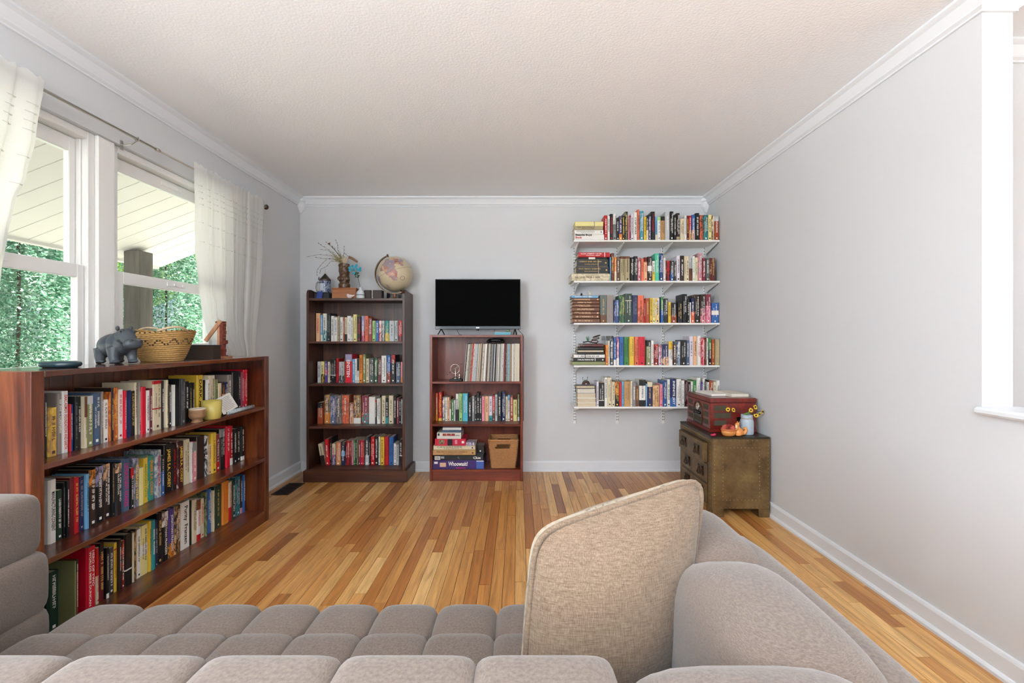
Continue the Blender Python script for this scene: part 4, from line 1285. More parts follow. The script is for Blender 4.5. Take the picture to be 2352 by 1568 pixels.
# --- long-playing records, leaning in the red bookcase
rn = random.Random(77)
pal = [('WhiteSleeve', 'e6e2da', 'white'), ('c', 'cfc6b2', 'cream'), ('g', '8f8f8c', 'grey'), ('k', '1a191b', 'black'), ('l', 'b9bcc0', 'pale grey'), ('d', '4a4644', 'charcoal'), ('t', '9a7f60', 'tan')]
x = (1063.8 - CX) * 3.785 / F
xe = 0.0175
nrec = 0
while x < xe - 0.006:
    nrec += 1
    fr_ = (x - (1063.8 - CX) * 3.785 / F) / (xe - (1063.8 - CX) * 3.785 / F)
    t = rn.choice((0.004, 0.0055, 0.007, 0.0085))
    t = min(t, xe - x)
    nm_, hx, word = rn.choice(pal)
    if 0.10 < fr_ < 0.13:
        hx, word, t = 'b0323a', 'red', 0.012
    if 0.70 < fr_ < 0.73:
        hx, word = '7a2a26', 'brick red'
    if 0.77 < fr_ < 0.795:
        hx, word = '86b2c4', 'light blue'
    if 0.90 < fr_ < 0.95:
        hx, word, t = 'c9c0ac', 'cream', 0.02
    lean = math.radians(5.2 * (1 - fr_))
    r_ = thing('record_album', '%s record sleeve edge, %s from the armillary ornament' % (word, ordinal(nrec)), 'record', (x + t / 2, 3.782 + rn.uniform(0, 0.006), 0.8269 + math.sin(lean) * t), 0, 'records leaning in the red bookcase', (0, lean, 0))
    hh = rn.uniform(0.310, 0.316)
    MB().box(-t / 2 + 0.0004, t / 2 - 0.0004, 0, 0.255, 0, hh).build('sleeve', mat_plain('sleeve_' + word.replace(' ', '_'), hx, 0.6, vary=0.2, scale=70), r_)
    if rn.random() < 0.3:
        pm = MB()
        zz = rn.uniform(0.03, 0.1)
        while zz < hh - 0.05:
            q = rn.uniform(0.006, 0.03)
            pm.box(-t * 0.15, t * 0.15, -0.0005, 0, zz, zz + q * 0.6)
            zz += q + rn.uniform(0.004, 0.05)
        tag(pm.build('spine_print', tink('k' if word in ('white', 'cream', 'pale grey', 'tan', 'light blue') else 'x'), r_), kind='stuff')
    x += t + 0.0004
# ------------------------------------------------------------------ sofa
M_LINEN = mat_fabric('grey_linen', '52473f', '73665e', 1500.0, 0.2, slub=0.30)

def puff_mesh(name, sx, sy, sz, n=4.0, cuts=9):
    bm = bmesh.new()
    bmesh.ops.create_cube(bm, size=2.0)
    bmesh.ops.subdivide_edges(bm, edges=bm.edges, cuts=cuts, use_grid_fill=True)
    for v in bm.verts:
        p = v.co
        # even out towards the rim, then project on the superquadric
        p = Vector([math.sin(c * PI / 2) if abs(c) < 1 else c for c in p])
        k = (abs(p.x) ** n + abs(p.y) ** n + abs(p.z) ** n) ** (1.0 / n)
        p = p / k
        v.co = (p.x * sx / 2, p.y * sy / 2, p.z * sz / 2)
    me = bpy.data.meshes.new(name)
    bm.to_mesh(me)
    bm.free()
    for q in me.polygons:
        q.use_smooth = True
    me.materials.append(M_LINEN)
    return me

sofa = thing('sofa', 'grey linen channel-tufted sofa facing the bookcases', 'sofa', (-0.5, 0.75, 0))
def sput(name, me, c, rot=None):
    o = bpy.data.objects.new(name, me)
    COL.objects.link(o)
    o.parent = sofa
    o.location = Vector(c) - sofa.location
    if rot:
        o.rotation_euler = rot
    return o
SW = 0.179
S0 = -1.3167
seat_me = puff_mesh('seat_tuft', SW + 0.014, 0.196, 0.15, 5.5)
seatf_me = puff_mesh('seat_tuft_front', SW + 0.016, 0.200, 0.19, 4.2)
for k in range(9):
    xc = S0 + SW * (k + 0.5)
    sput('seat_tuft', seatf_me, (xc, 1.318, 0.276))
    for j in range(3):
        sput('seat_tuft', seat_me, (xc, 1.142 - 0.184 * j, 0.314))
back_me = puff_mesh('back_tuft', SW + 0.012, 0.22, 0.30, 10.0, 13)
back_me2 = puff_mesh('back_tuft_low', SW + 0.010, 0.20, 0.24, 4.2)
S1 = 0.1234
for k in range(-8, 0):
    sput('back_tuft', back_me, (S1 + SW * (k + 0.5), 0.512, 0.606))
    sput('back_tuft', back_me2, (S1 + SW * (k + 0.5), 0.50, 0.46))
end_me = puff_mesh('back_tuft_end', 0.355, 0.24, 0.30, 4.0)
sput('back_tuft', end_me, (S1 + 0.170, 0.512, 0.606))
sput('back_tuft', end_me, (S1 - SW * 8 - 0.165, 0.512, 0.606))
# arms: tufted pads on an upholstered shell
armf = puff_mesh('arm_tuft_front', 0.225, 0.33, 0.31, 4.2)
armb = puff_mesh('arm_tuft_rear', 0.24, 0.42, 0.33, 3.6)
armu = puff_mesh('arm_tuft_upper', 0.18, 0.31, 0.185, 5.5)
arml = puff_mesh('arm_tuft_low', 0.20, 0.30, 0.20, 3.6)
for s, xi in ((1, 0.425), (-1, -1.410)):
    if s > 0:
        sput('arm_tuft', armf, (xi, 1.090, 0.582))
        sput('arm_tuft', armb, (xi - s * 0.010, 0.765, 0.578))
        sput('arm_tuft', arml, (xi, 1.10, 0.44))
        sput('arm_tuft', arml, (xi, 0.82, 0.44))
    else:
        for yq in (1.13, 0.83):
            sput('arm_tuft', armu, (xi, yq, 0.662))
            sput('arm_tuft', armu, (xi + 0.012, yq + 0.010, 0.500))
            sput('arm_tuft', armu, (xi + 0.014, yq + 0.010, 0.345))
    shl = puff_mesh('arm_shell', 0.13, 0.92, 0.70, 5.0, 11)
    sput('arm_shell', shl, (xi + s * 0.095, 0.80, 0.355))
base = MB().box(-1.53, 0.53, 0.36, 1.38, 0.10, 0.25)
base.build('base_frame', M_LINEN, sofa, world=True, bevel=0.02, seg=2)
shb = puff_mesh('back_shell', 1.98, 0.13, 0.66, 5.5, 11)
sput('back_shell', shb, (-0.5, 0.40, 0.40))
M_LEG = mat_plain('sofa_leg_wood', '3a2416', 0.4)
for lx in (-1.45, 0.45):
    for ly in (0.42, 1.26):
        MB().lathe([(0.018, 0.0), (0.028, 0.102)], (lx, ly, 0), 12).build('leg', M_LEG, sofa, world=True, smooth=False)

# ------------------------------------------------------------------ throw pillows
M_PIL = mat_fabric('beige_chenille', '524334', '83705f', 520.0, 0.4, slub=0.40)
M_PIL2 = mat_art('lace_pattern_cloth', 'a89c8a', '9a8d7b', '5a5046', 70, 0.9)

def pillow(name, label, C, thick, loc, tag_cat='pillow'):
    """four corners C (bottom left, bottom right, top right, top left) and a plump filling"""
    root = thing(name, label, tag_cat, loc)
    C = [Vector(c) - Vector(loc) for c in C]
    nrm = (C[1] - C[0]).cross(C[3] - C[0]).normalized()
    if nrm.y > 0:
        nrm = -nrm
    N = 26

    def pt(u, v):
        # slightly concave edges, pointed ears
        a_, b_ = 2 * u - 1, 2 * v - 1
        mxx = max(abs(a_), abs(b_))
        if mxx > 1e-6:
            kk = mxx / (abs(a_) ** 9 + abs(b_) ** 9) ** (1 / 9.0)
            a_, b_ = a_ * kk, b_ * kk
        u2, v2 = (a_ + 1) / 2, (b_ + 1) / 2
        a = C[0].lerp(C[1], u2)
        b2_ = C[3].lerp(C[2], u2)
        return a.lerp(b2_, v2)
    for side, nm_, mt in ((1, 'front_cover', M_PIL), (-1, 'back_cover', M_PIL2)):
        vs, fs = [], []
        for j in range(N + 1):
            for i in range(N + 1):
                u, v = i / N, j / N
                q = (max(0.0, math.sin(PI * u)) ** 0.5) * (max(0.0, math.sin(PI * v)) ** 0.5)
                wr = 1 + 0.03 * math.sin(9 * u + 5 * v) + 0.03 * math.sin(13 * v - 4 * u)
                vs.append(pt(u, v) + nrm * side * (0.012 + (thick if side > 0 else thick * 1.7) * q * wr))
        for j in range(N):
            for i in range(N):
                a = j * (N + 1) + i
                fs.append((a, a + 1, a + N + 2, a + N + 1))
        MB().add(vs, fs).build(nm_, mt, root, smooth=True)
    rim = []
    for i in range(N):
        rim.append((i / N, 0))
    for i in range(N):
        rim.append((1, i / N))
    for i in range(N):
        rim.append((1 - i / N, 1))
    for i in range(N):
        rim.append((0, 1 - i / N))
    g = MB()
    vs, fs = [], []
    n = len(rim)
    for (u, v) in rim:
        vs += [pt(u, v) + nrm * 0.014, pt(u, v) - nrm * 0.014]
    for i in range(n):
        j = (i + 1) % n
        fs.append((2 * i, 2 * j, 2 * j + 1, 2 * i + 1))
    g.add(vs, fs).build('gusset', M_PIL2, root, smooth=True)
    for sd in (1,):
        MB().tube([pt(u, v) + nrm * 0.014 * sd for (u, v) in rim], 0.0062, 8, closed=True).build('piping', M_PIL, root, smooth=True)
    return root

pillow('throw_pillow', 'large beige chenille pillow leaning on the sofa arm', [(-0.002, 0.865, 0.425), (0.312, 0.945, 0.430), (0.402, 1.0, 0.878), (0.030, 0.90, 0.796)], 0.082, (0.18, 0.92, 0.42))
pillow('throw_pillow', 'pale beige pillow at the window end of the sofa', [(-1.30, 0.80, 0.425), (-1.115, 0.97, 0.43), (-1.120, 0.97, 0.575), (-1.30, 0.80, 0.66)], 0.035, (-1.2, 0.9, 0.42))

# ------------------------------------------------------------------ curtains and rod
def mat_sheer():
    m, nt, b = new_mat('sheer_cotton')
    setin(b, 0.95, 0, 0.1)
    mp = coords(nt, (1, 1, 1))
    n1 = node(nt, 'ShaderNodeTexNoise', i_Scale=420.0, i_Detail=2.0)
    nt.links.new(mp.outputs[0], n1.inputs['Vector'])
    cr = nt.nodes.new('ShaderNodeValToRGB')
    cr.color_ramp.elements[0].color = hexc('ecece9')
    cr.color_ramp.elements[1].color = hexc('fbfbfa')
    nt.links.new(n1.outputs['Fac'], cr.inputs[0])
    nt.links.new(cr.outputs[0], b.inputs['Base Color'])
    tl = nt.nodes.new('ShaderNodeBsdfTranslucent')
    nt.links.new(cr.outputs[0], tl.inputs[0])
    mx1 = nt.nodes.new('ShaderNodeMixShader')
    mx1.inputs[0].default_value = 0.5
    nt.links.new(b.outputs[0], mx1.inputs[1])
    nt.links.new(tl.outputs[0], mx1.inputs[2])
    tp = nt.nodes.new('ShaderNodeBsdfTransparent')
    mx2 = nt.nodes.new('ShaderNodeMixShader')
    mx2.inputs[0].default_value = 0.04
    nt.links.new(mx1.outputs[0], mx2.inputs[1])
    nt.links.new(tp.outputs[0], mx2.inputs[2])
    nt.links.new(mx2.outputs[0], nt.nodes['Material Output'].inputs[0])
    return m

M_SHEER = mat_sheer()
M_TUFT = mat_plain('tuft_thread', 'd9d8d4', 0.95)

def interp(tab, z):
    for (z0, y0), (z1, y1) in zip(tab, tab[1:]):
        if z0 >= z >= z1:
            f = (z0 - z) / (z0 - z1)
            f = f * f * (3 - 2 * f)
            return y0 + (y1 - y0) * f
    return tab[-1][1] if z < tab[-1][0] else tab[0][1]

def curtain(label, ta, tb, folds, seed, zbot):
    root = thing('curtain', label, 'curtain', (-1.88, (ta[0][1] + tb[0][1]) / 2, zbot), 0, 'sheer curtains at the front window')
    rn = random.Random(seed)
    ph = [rn.uniform(0, 6) for _ in range(4)]
    NU, NV = 150, 46

    def pt(u, z):
        ya, yb = interp(ta, z), interp(tb, z)
        sag = 0.0
        w = math.sin(u * folds * 2 * PI + ph[0]) * 0.5 + math.sin(u * folds * 3.3 * PI + ph[1]) * 0.3 + math.sin(u * folds * 5.2 * PI + ph[2]) * 0.2
        amp = 0.0035 + 0.026 * max(0, min(1, (2.135 - z) / 0.45))
        k = min(1.0, max(0.0, (2.16 - z) / 1.05))
        x = -1.861 - 0.058 * k + amp * w * (1 - 0.72 * k)
        yv = ya + (yb - ya) * u + 0.008 * math.sin(u * folds * 4 * PI + ph[3])
        return Vector((x, yv, z))
    vs, fs = [], []
    for j in range(NV + 1):
        z = 2.195 - (2.195 - zbot) * j / NV
        for i in range(NU + 1):
            vs.append(pt(i / NU, z + (0.006 * math.sin(i * 0.7) if j == 0 else 0)))
    for j in range(NV):
        for i in range(NU):
            a = j * (NU + 1) + i
            fs.append((a, a + 1, a + NU + 2, a + NU + 1))
    MB().add(vs, fs).build('drape', M_SHEER, root, smooth=True, world=True)
    tf = MB()
    for z in (2.075, 2.040, 2.005, 1.970, 1.865, 1.755):
        u = 0.02
        while u < 0.98:
            L = 0.055
            p = [pt(min(1, u + L * q / 5), z + 0.003 * math.sin(u * 30)) + Vector((0.003, 0, 0)) for q in range(6)]
            tf.tube(p, 0.0011, 5)
            tf.ball(p[-1], (0.003, 0.006, 0.003), 6, 4)
            u += L + 0.035
    tag(tf.build('tuft_rows', M_TUFT, root, world=True), kind='stuff')
    return root

curtain('white sheer tufted curtain swept aside behind the low bookcase end',
        [(2.2, 2.62), (1.87, 2.66), (1.73, 2.68), (1.50, 2.72), (1.345, 2.76), (1.227, 2.81), (1.07, 2.965), (0.9, 3.12)],
        [(2.2, 3.345), (1.7, 3.36), (1.07, 3.33), (0.9, 3.32)], 6, 5, 0.86)
curtain('white sheer tufted curtain hanging at the sofa end of the window',
        [(2.2, 1.02), (0.9, 1.02)],
        [(2.2, 1.793), (1.957, 1.772), (1.80, 1.746), (1.676, 1.708), (1.557, 1.693), (1.427, 1.680), (1.306, 1.672), (1.14, 1.640), (0.9, 1.60)], 5, 9, 0.86)
M_ROD = mat_plain('nickel_rod', 'b5b0a8', 0.4, 0.7)
M_FIN = mat_plain('dark_bronze', '4a3428', 0.4, 0.6)
rod = thing('curtain_rod', 'thin nickel curtain rod above the front window', 'curtain rod', (-1.872, 2.2, 2.158))
MB().tube([(-1.872, 0.95, 2.158), (-1.872, 2.36, 2.158)], 0.0065, 12).build('rod_tube', M_ROD, rod, world=True, smooth=True)
MB().tube([(-1.872, 2.36, 2.158), (-1.872, 3.372, 2.158)], 0.0052, 12).build('rod_tube', M_ROD, rod, world=True, smooth=True)
MB().tube([(-1.872, 2.35, 2.158), (-1.872, 2.372, 2.158)], 0.009, 12).build('rod_collar', M_ROD, rod, world=True, smooth=True)
MB().ball((-1.872, 3.38, 2.158), (0.019, 0.012, 0.019)).build('finial', M_FIN, rod, world=True, smooth=True)
for yb in (2.235, 3.36, 1.0):
    k = MB().box(XL + 0.0005, XL + 0.004, yb - 0.008, yb + 0.008, 2.105, 2.150)
    k.tube([(XL + 0.003, yb, 2.13), (XL + 0.05, yb, 2.132), (XL + 0.074, yb, 2.147)], 0.003, 6)
    k.tube([(-1.872 + 0.010 * math.cos(a * PI / 6), yb, 2.158 + 0.010 * math.sin(a * PI / 6)) for a in range(-6, 3)], 0.0025, 6)
    k.build('bracket', M_CHROME, rod, world=True)

# ------------------------------------------------------------------ floor vent
vt = thing('floor_vent', 'dark metal floor register beside the dark bookcase', 'vent', (-1.805, 3.58, 0))
M_VENT = mat_plain('vent_metal', '241a14', 0.45, 0.6)
MB().box(-0.065, 0.065, -0.14, -0.125, 0.0005, 0.004).box(-0.065, 0.065, 0.125, 0.14, 0.0005, 0.004).box(-0.065, -0.052, -0.125, 0.125, 0.0005, 0.004).box(0.052, 0.065, -0.125, 0.125, 0.0005, 0.004).build('rim', M_VENT, vt)
MB().box(-0.052, 0.052, -0.125, 0.125, 0.0004, 0.001).build('duct_shadow', mat_plain('duct_black', '0c0a09', 0.9), vt)
for k in range(20):
    MB().box(-0.052, 0.052, -0.122 + k * 0.0123, -0.117 + k * 0.0123, 0.001, 0.0036).build('louver', M_VENT, vt)

# ------------------------------------------------------------------ television
M_TVB = mat_plain('tv_plastic', '101216', 0.25)
M_SCR, nt, b = new_mat('tv_screen')
setin(b, 0.75, 0, 0.05)
b.inputs['Base Color'].default_value = (0.0006, 0.0006, 0.0007, 1)
tv = thing('television', 'flat black television with splayed feet on the red bookcase', 'television', (-0.3425, 3.88, 1.2150))
x0, x1, z0, z1 = -0.7055, 0.0204, 1.262, 1.690
MB().box(x0, x1, 3.872, 3.892, z0, z1).build('casing', M_TVB, tv, world=True, bevel=0.003)
MB().box(x0 + 0.12, x1 - 0.12, 3.892, 3.93, z0 + 0.03, z0 + 0.25).build('rear_housing', M_TVB, tv, world=True, bevel=0.01)
MB().box(x0 + 0.004, x1 - 0.004, 3.8705, 3.8725, z0 + 0.026, z1 - 0.006).build('screen', M_SCR, tv, world=True)
MB().box(x0 + 0.003, x1 - 0.003, 3.870, 3.8725, z0 + 0.003, z0 + 0.025).build('lower_bezel', mat_plain('bezel_gloss', '2a2e33', 0.15, 0.2), tv, world=True)
MB().box(-0.357, -0.330, 3.8690, 3.8702, z0 + 0.009, z0 + 0.017).build('badge', mat_plain('badge_silver', 'd0d0d0', 0.3, 0.5), tv, world=True)
MB().lathe([(0.010, -0.012), (0.010, 0.0)], (-0.343, 3.878, z0), 14).build('sensor', M_TVB, tv, world=True)
for xf in (x0 + 0.05, x1 - 0.046):
    f = MB()
    f.tube([(xf, 3.882, z0 + 0.004), (xf - 0.012, 3.80, 1.2195), (xf - 0.012, 3.793, 1.2195)], 0.0045, 8)
    f.tube([(xf, 3.882, z0 + 0.004), (xf + 0.012, 3.97, 1.2195), (xf + 0.012, 3.977, 1.2195)], 0.0045, 8)
    f.build('foot', M_TVB, tv, world=True, smooth=True)
M_CORD = mat_plain('cord_black', '111113', 0.5)
for nm_, pts, lab in (('power_cord', [(-0.53, 3.90, 1.28), (-0.52, 3.91, 1.245), (-0.506, 3.92, 1.2175), (-0.50, 4.0, 1.2175), (-0.50, 4.040, 1.2175)], 'black cord hanging under the television near its splayed foot'),
                      ('cable', [(-0.195, 3.90, 1.275), (-0.203, 3.90, 1.25), (-0.20, 3.895, 1.225), (-0.19, 3.93, 1.2172), (-0.18, 4.03, 1.2172)], 'black curved cable beside the blue box under the television'),
                      ('cable', [(-0.005, 3.90, 1.268), (0.012, 3.86, 1.245), (0.036, 3.80, 1.2185), (0.0445, 3.768, 1.20), (0.0445, 3.768, 1.05), (0.046, 3.768, 0.98), (0.0445, 3.768, 0.85), (0.0445, 3.78, 0.5)], 'black cable running over the edge and down the red bookcase')):
    tag(MB().tube(pts, 0.0022, 6).build(nm_, M_CORD, smooth=True), lab, 'cable')
gb_ = thing('small_box', 'flat light blue box under the television', 'box', (-0.13, 3.92, 1.215))
MB().box(-0.072, 0.068, -0.04, 0.04, 0, 0.021).build('carton', mat_plain('box_blue', '5fb3c8', 0.5), gb_, bevel=0.001)
MB().box(-0.072, 0.068, -0.042, 0.042, 0.021, 0.0235).build('lid_edge', mat_plain('box_white', 'd8dcdc', 0.5), gb_)
tag(MB().ball((-0.085, 3.92, 1.2505), (0.018, 0.018, 0.012)).build('figurine', mat_plain('trinket_green', '7f9a72', 0.6), smooth=True), 'small green trinket on the blue box under the television', 'trinket')

# ------------------------------------------------------------------ red bookcase: armillary, headset, games, basket
M_SILV = mat_plain('polished_silver', 'd6d2c6', 0.18, 1.0)
M_BLKST = mat_plain('black_stone', '121213', 0.25)
ar = thing('armillary_ornament', 'silver ring and arrow ornament on black base beside the records', 'ornament', (-0.522, 3.835, 0.8268))
MB().box(-0.052, 0.055, -0.045, 0.045, 0.0, 0.018).build('base', M_BLKST, ar, bevel=0.003)
MB().lathe([(0.026, 0.018), (0.022, 0.026), (0.008, 0.034), (0.004, 0.045), (0.003, 0.07), (0.003, 0.112)], (-0.006, 0, 0), 16).build('stem', M_SILV, ar, smooth=True)
MB().lathe([(0.016, 0.018), (0.010, 0.03), (0.004, 0.04), (0.006, 0.05), (0.001, 0.066)], (0.025, 0.02, 0), 14).build('cup', M_SILV, ar, smooth=True)
MB().tube([(-0.010 + 0.038 * math.cos(a * PI / 16), 0, 0.10 + 0.040 * math.sin(a * PI / 16)) for a in range(32)], 0.0021, 8, closed=True).build('ring', M_SILV, ar, smooth=True)
MB().tube([(-0.070, -0.004, 0.060), (0.050, -0.004, 0.148)], 0.0018, 8).tube([(-0.074, -0.004, 0.057), (-0.060, -0.004, 0.067)], [0.0045, 0.0015], 6).tube([(0.043, -0.004, 0.143), (0.054, -0.004, 0.151)], [0.004, 0.0004], 6).build('arrow', M_SILV, ar, smooth=True)
hd = thing('game_controller', 'black game controller lying on top of the records', 'controller', (-0.19, 3.88, 1.1435))
cm = MB().ball((0, 0, 0.026), (0.055, 0.03, 0.018)).ball((-0.06, -0.025, 0.014), (0.020, 0.03, 0.013)).ball((0.06, -0.025, 0.014), (0.020, 0.03, 0.013)).ball((-0.045, 0, 0.022), (0.025, 0.025, 0.018)).ball((0.045, 0, 0.022), (0.025, 0.025, 0.018))
remesh('body', cm, mat_plain('controller_black', '17191c', 0.35), hd, 0.004, 5)
for sx_ in (-0.028, 0.028):
    MB().lathe([(0.007, 0.036), (0.006, 0.040), (0.009, 0.042), (0.008, 0.044)], (sx_, -0.008, 0), 12).build('thumb_stick', mat_plain('stick_grey', '3b4046', 0.5), hd, smooth=True)

GX = lambda q: (q / 6.273 + 970 - CX) * 3.79 / F
GT = lambda q: q / 6.273 * 3.79 / F
def game_box(name, label, q0, q1, z, tq, depth, mat, yf=3.79, cat='board game'):
    t_ = GT(tq)
    r_ = thing(name, label, cat, ((GX(q0) + GX(q1)) / 2, yf + depth / 2, z))
    w_ = GX(q1) - GX(q0)
    MB().box(-w_ / 2, w_ / 2, -depth / 2, depth / 2, 0.0002, t_ - 0.0002).build('box_body', mat, r_, bevel=0.001)
    return r_, z + t_, w_, t_

def patch(root, name, x0, x1, z0, z1, depth, mat):
    return MB().box(x0, x1, -depth / 2 - 0.0007, -depth / 2, z0, z1).build(name, mat, root)

def words(root, s, x, z, L, H, depth, mat, bold=0.03):
    mb = letters(MB(), s, (x, -depth / 2 - 0.0012, z), (1, 0, 0), (0, 0, 1), L, H, bold)
    me = bpy.data.meshes.new('lettering')
    me.from_pydata([tuple(p) for p in mb.v], [], mb.f)
    return link('lettering', me, mat, root)

M_PURP = mat_art('box_purple', '2c1a56', '3a2268', '22144a', 12, 0.4)
zg = 0.0962
r_, zg, w_, t_ = game_box('board_game', 'purple board game box, bottom of the stack', 152, 893, zg, 126, 0.25, M_PURP)
words(r_, 'Whoowasit?', -w_ * 0.20, t_ * 0.36, w_ * 0.38, t_ * 0.50, 0.25, tink('w'))
patch(r_, 'side_panel', w_ * 0.345, w_ * 0.49, t_ * 0.04, t_ * 0.88, 0.25, mat_plain('print_royal_blue', '3557a0', 0.5))
patch(r_, 'side_panel', w_ * 0.345, w_ * 0.49, t_ * 0.88, t_ * 0.96, 0.25, tink('w'))
patch(r_, 'award_badge', -w_ * 0.365, -w_ * 0.245, t_ * 0.25, t_ * 0.72, 0.25, mat_plain('print_peach', 'dcb694', 0.5))
patch(r_, 'logo_mark', -w_ * 0.475, -w_ * 0.405, t_ * 0.60, t_ * 0.84, 0.25, tink('w'))
patch(r_, 'print_line', -w_ * 0.05, w_ * 0.14, t_ * 0.10, t_ * 0.18, 0.25, tink('m'))
r_, zg, w_, t_ = game_box('board_game', 'black board game box, second from the bottom of the stack', 165, 880, zg, 70, 0.25, mat_plain('box_navy_black', '10161e', 0.35))
words(r_, 'Clue', w_ * 0.295, t_ * 0.28, w_ * 0.15, t_ * 0.5, 0.25, tink('w'))
patch(r_, 'barcode_label', -w_ * 0.48, -w_ * 0.37, t_ * 0.12, t_ * 0.82, 0.25, tink('w'))
for k in range(7):
    MB().box(-w_ * 0.47 + k * w_ * 0.0135, -w_ * 0.463 + k * w_ * 0.0135, -0.1262, -0.1256, t_ * 0.25, t_ * 0.7).build('barcode_line', tink('k'), r_)
patch(r_, 'small_print', -w_ * 0.36, -w_ * 0.29, t_ * 0.35, t_ * 0.80, 0.25, mat_plain('print_pale_grey', '9aa0a4', 0.5))
MB().tube([(w_ * -0.005 + 0.006 * math.cos(a), -0.1258, t_ * 0.58 + 0.006 * math.sin(a)) for a in [k * PI / 6 for k in range(12)]], 0.0009, 5, closed=True).tube([(w_ * -0.005 + 0.004, -0.1258, t_ * 0.46), (w_ * -0.005 + 0.012, -0.1258, t_ * 0.25)], 0.001, 5).build('magnifier_print', mat_plain('print_pale_grey', '9aa0a4', 0.5), r_)
zb = zg
items = [S(152, 766, 74, 'T', 'k', '', 'long tan volume with small dark title, lying on the black game'),
         S(158, 760, 66, 'C', 'k', '', 'cream volume with large dark title, lying under the red boxed set')]
zb = stack_back(items, 970, 870, 6.273, 3.79, zg, '', 'volumes in the game stack', 61)
r_, zb2, w_, t_ = game_box('boxed_set', 'crimson boxed set with black band in the game stack', 180, 625, zb, 98, 0.22, mat_plain('box_crimson', 'bb1838', 0.4), cat='box')
patch(r_, 'black_band', -w_ * 0.09, w_ * 0.07, 0.001, t_ - 0.001, 0.22, tink('k'))
patch(r_, 'picture', -w_ * 0.37, -w_ * 0.19, t_ * 0.22, t_ * 0.85, 0.22, mat_art('print_collage', '2a221c', 'a08a5a', 'd8d0b8', 160))
patch(r_, 'emblem', w_ * 0.37, w_ * 0.45, t_ * 0.35, t_ * 0.68, 0.22, tink('w'))
patch(r_, 'print_line', w_ * 0.15, w_ * 0.23, t_ * 0.25, t_ * 0.85, 0.22, mat_plain('print_rose', 'd98a9a', 0.5))
r_, zb3, w_, t_ = game_box('boxed_set', 'white box with three small red pictures, on the crimson set', 210, 557, zb2, 90, 0.20, mat_plain('box_offwhite', 'd8d4cc', 0.45), cat='box')
for k in range(3):
    patch(r_, 'picture', -w_ * 0.26 + k * w_ * 0.175, -w_ * 0.10 + k * w_ * 0.175, t_ * 0.46, t_ * 0.86, 0.20, mat_art('print_red_faces', '6a1c1a', 'b04a3a', 'e0b49a', 120))
patch(r_, 'picture', -w_ * 0.46, -w_ * 0.39, t_ * 0.5, t_ * 0.88, 0.20, tink('k'))
patch(r_, 'print_line', w_ * 0.28, w_ * 0.44, t_ * 0.48, t_ * 0.62, 0.20, tink('x'))
zb4 = stack_back([S(290, 557, 26, 'q', 'w', 'n:1', 'thin blue book lying on the white boxed set'),
                  S(290, 557, 42, 'W', 'k', 'n:1', 'white book lying on top of the game stack')], 970, 870, 6.273, 3.80, zb3, '', 'volumes in the game stack', 62)
r_, _, w_, t_ = game_box('card_box', 'small patterned card box beside the crimson set', 630, 752, zb, 48, 0.09, mat_art('print_cards', 'd8d0d6', '6a4a80', '3a2a50', 120), cat='box')
r_, zz, w_, t_ = game_box('black_case', 'black case at the back of the game stack', 768, 880, zg, 110, 0.12, M_BLKST, 3.87, cat='box')
patch(r_, 'white_dot', -0.006, 0.006, 0.012, 0.024, 0.12, tink('w'))

M_WICK = mat_plain('seagrass', 'a9784a', 0.8, vary=0.35, scale=90)
M_WICKD = mat_plain('basket_inside', '4a2f1c', 0.9, vary=0.3, scale=60)

def woven_box(root, w0, d0, w1, d1, h, mat, rows=16, hole=None):
    """tapered rectangular basket of woven strands; every row weaves over and under stakes"""
    body = MB()
    for j in range(rows):
        f = (j + 0.5) / rows
        w_, d_ = w0 + (w1 - w0) * f, d0 + (d1 - d0) * f
        z = f * h
        pts = []
        per = 2 * (w_ + d_)
        n = 72
        for k in range(n):
            s_ = per * k / n
            a = 0.0042 * (1 if (k + (j % 2)) % 2 else -1)
            if s_ < w_:
                p = (-w_ / 2 + s_, -d_ / 2 - a, z)
            elif s_ < w_ + d_:
                p = (w_ / 2 + a, -d_ / 2 + (s_ - w_), z)
            elif s_ < 2 * w_ + d_:
                p = (w_ / 2 - (s_ - w_ - d_), d_ / 2 + a, z)
            else:
                p = (-w_ / 2 - a, d_ / 2 - (s_ - 2 * w_ - d_), z)
            pts.append(p)
        if hole and hole[2] < z < hole[3]:
            run = []
            for p in pts + pts[:1]:
                if hole[0] < p[0] < hole[1]:
                    if len(run) > 1:
                        body.tube(run, h / rows * 0.62, 6)
                    run = []
                else:
                    run.append(p)
            if len(run) > 1:
                body.tube(run, h / rows * 0.62, 6)
        else:
            body.tube(pts, h / rows * 0.62, 6, closed=True)
    tag(body.build('woven_wall', mat, root, smooth=True), kind='stuff')
    MB().box(-w0 / 2, w0 / 2, -d0 / 2, d0 / 2, 0.0, 0.006).build('base', mat, root)
    rim = []
    for (sx_, sy_) in ((-1, -1), (1, -1), (1, 1), (-1, 1)):
        rim.append((sx_ * w1 / 2, sy_ * d1 / 2, h))
    pts = []
    for i in range(4):
        a, b2 = Vector(rim[i]), Vector(rim[(i + 1) % 4])
        for k in range(12):
            pts.append(a.lerp(b2, k / 12))
    MB().tube(pts, 0.007, 8, closed=True).build('rim', mat, root, smooth=True)

wb = thing('woven_basket', 'square seagrass basket with handle holes in the red bookcase', 'basket', ((1157 - CX) * 3.9 / F, 3.905, 0.0985))
woven_box(wb, 0.195, 0.19, 0.245, 0.215, 0.235, M_WICK, 30, (-0.055, 0.055, 0.165, 0.205))

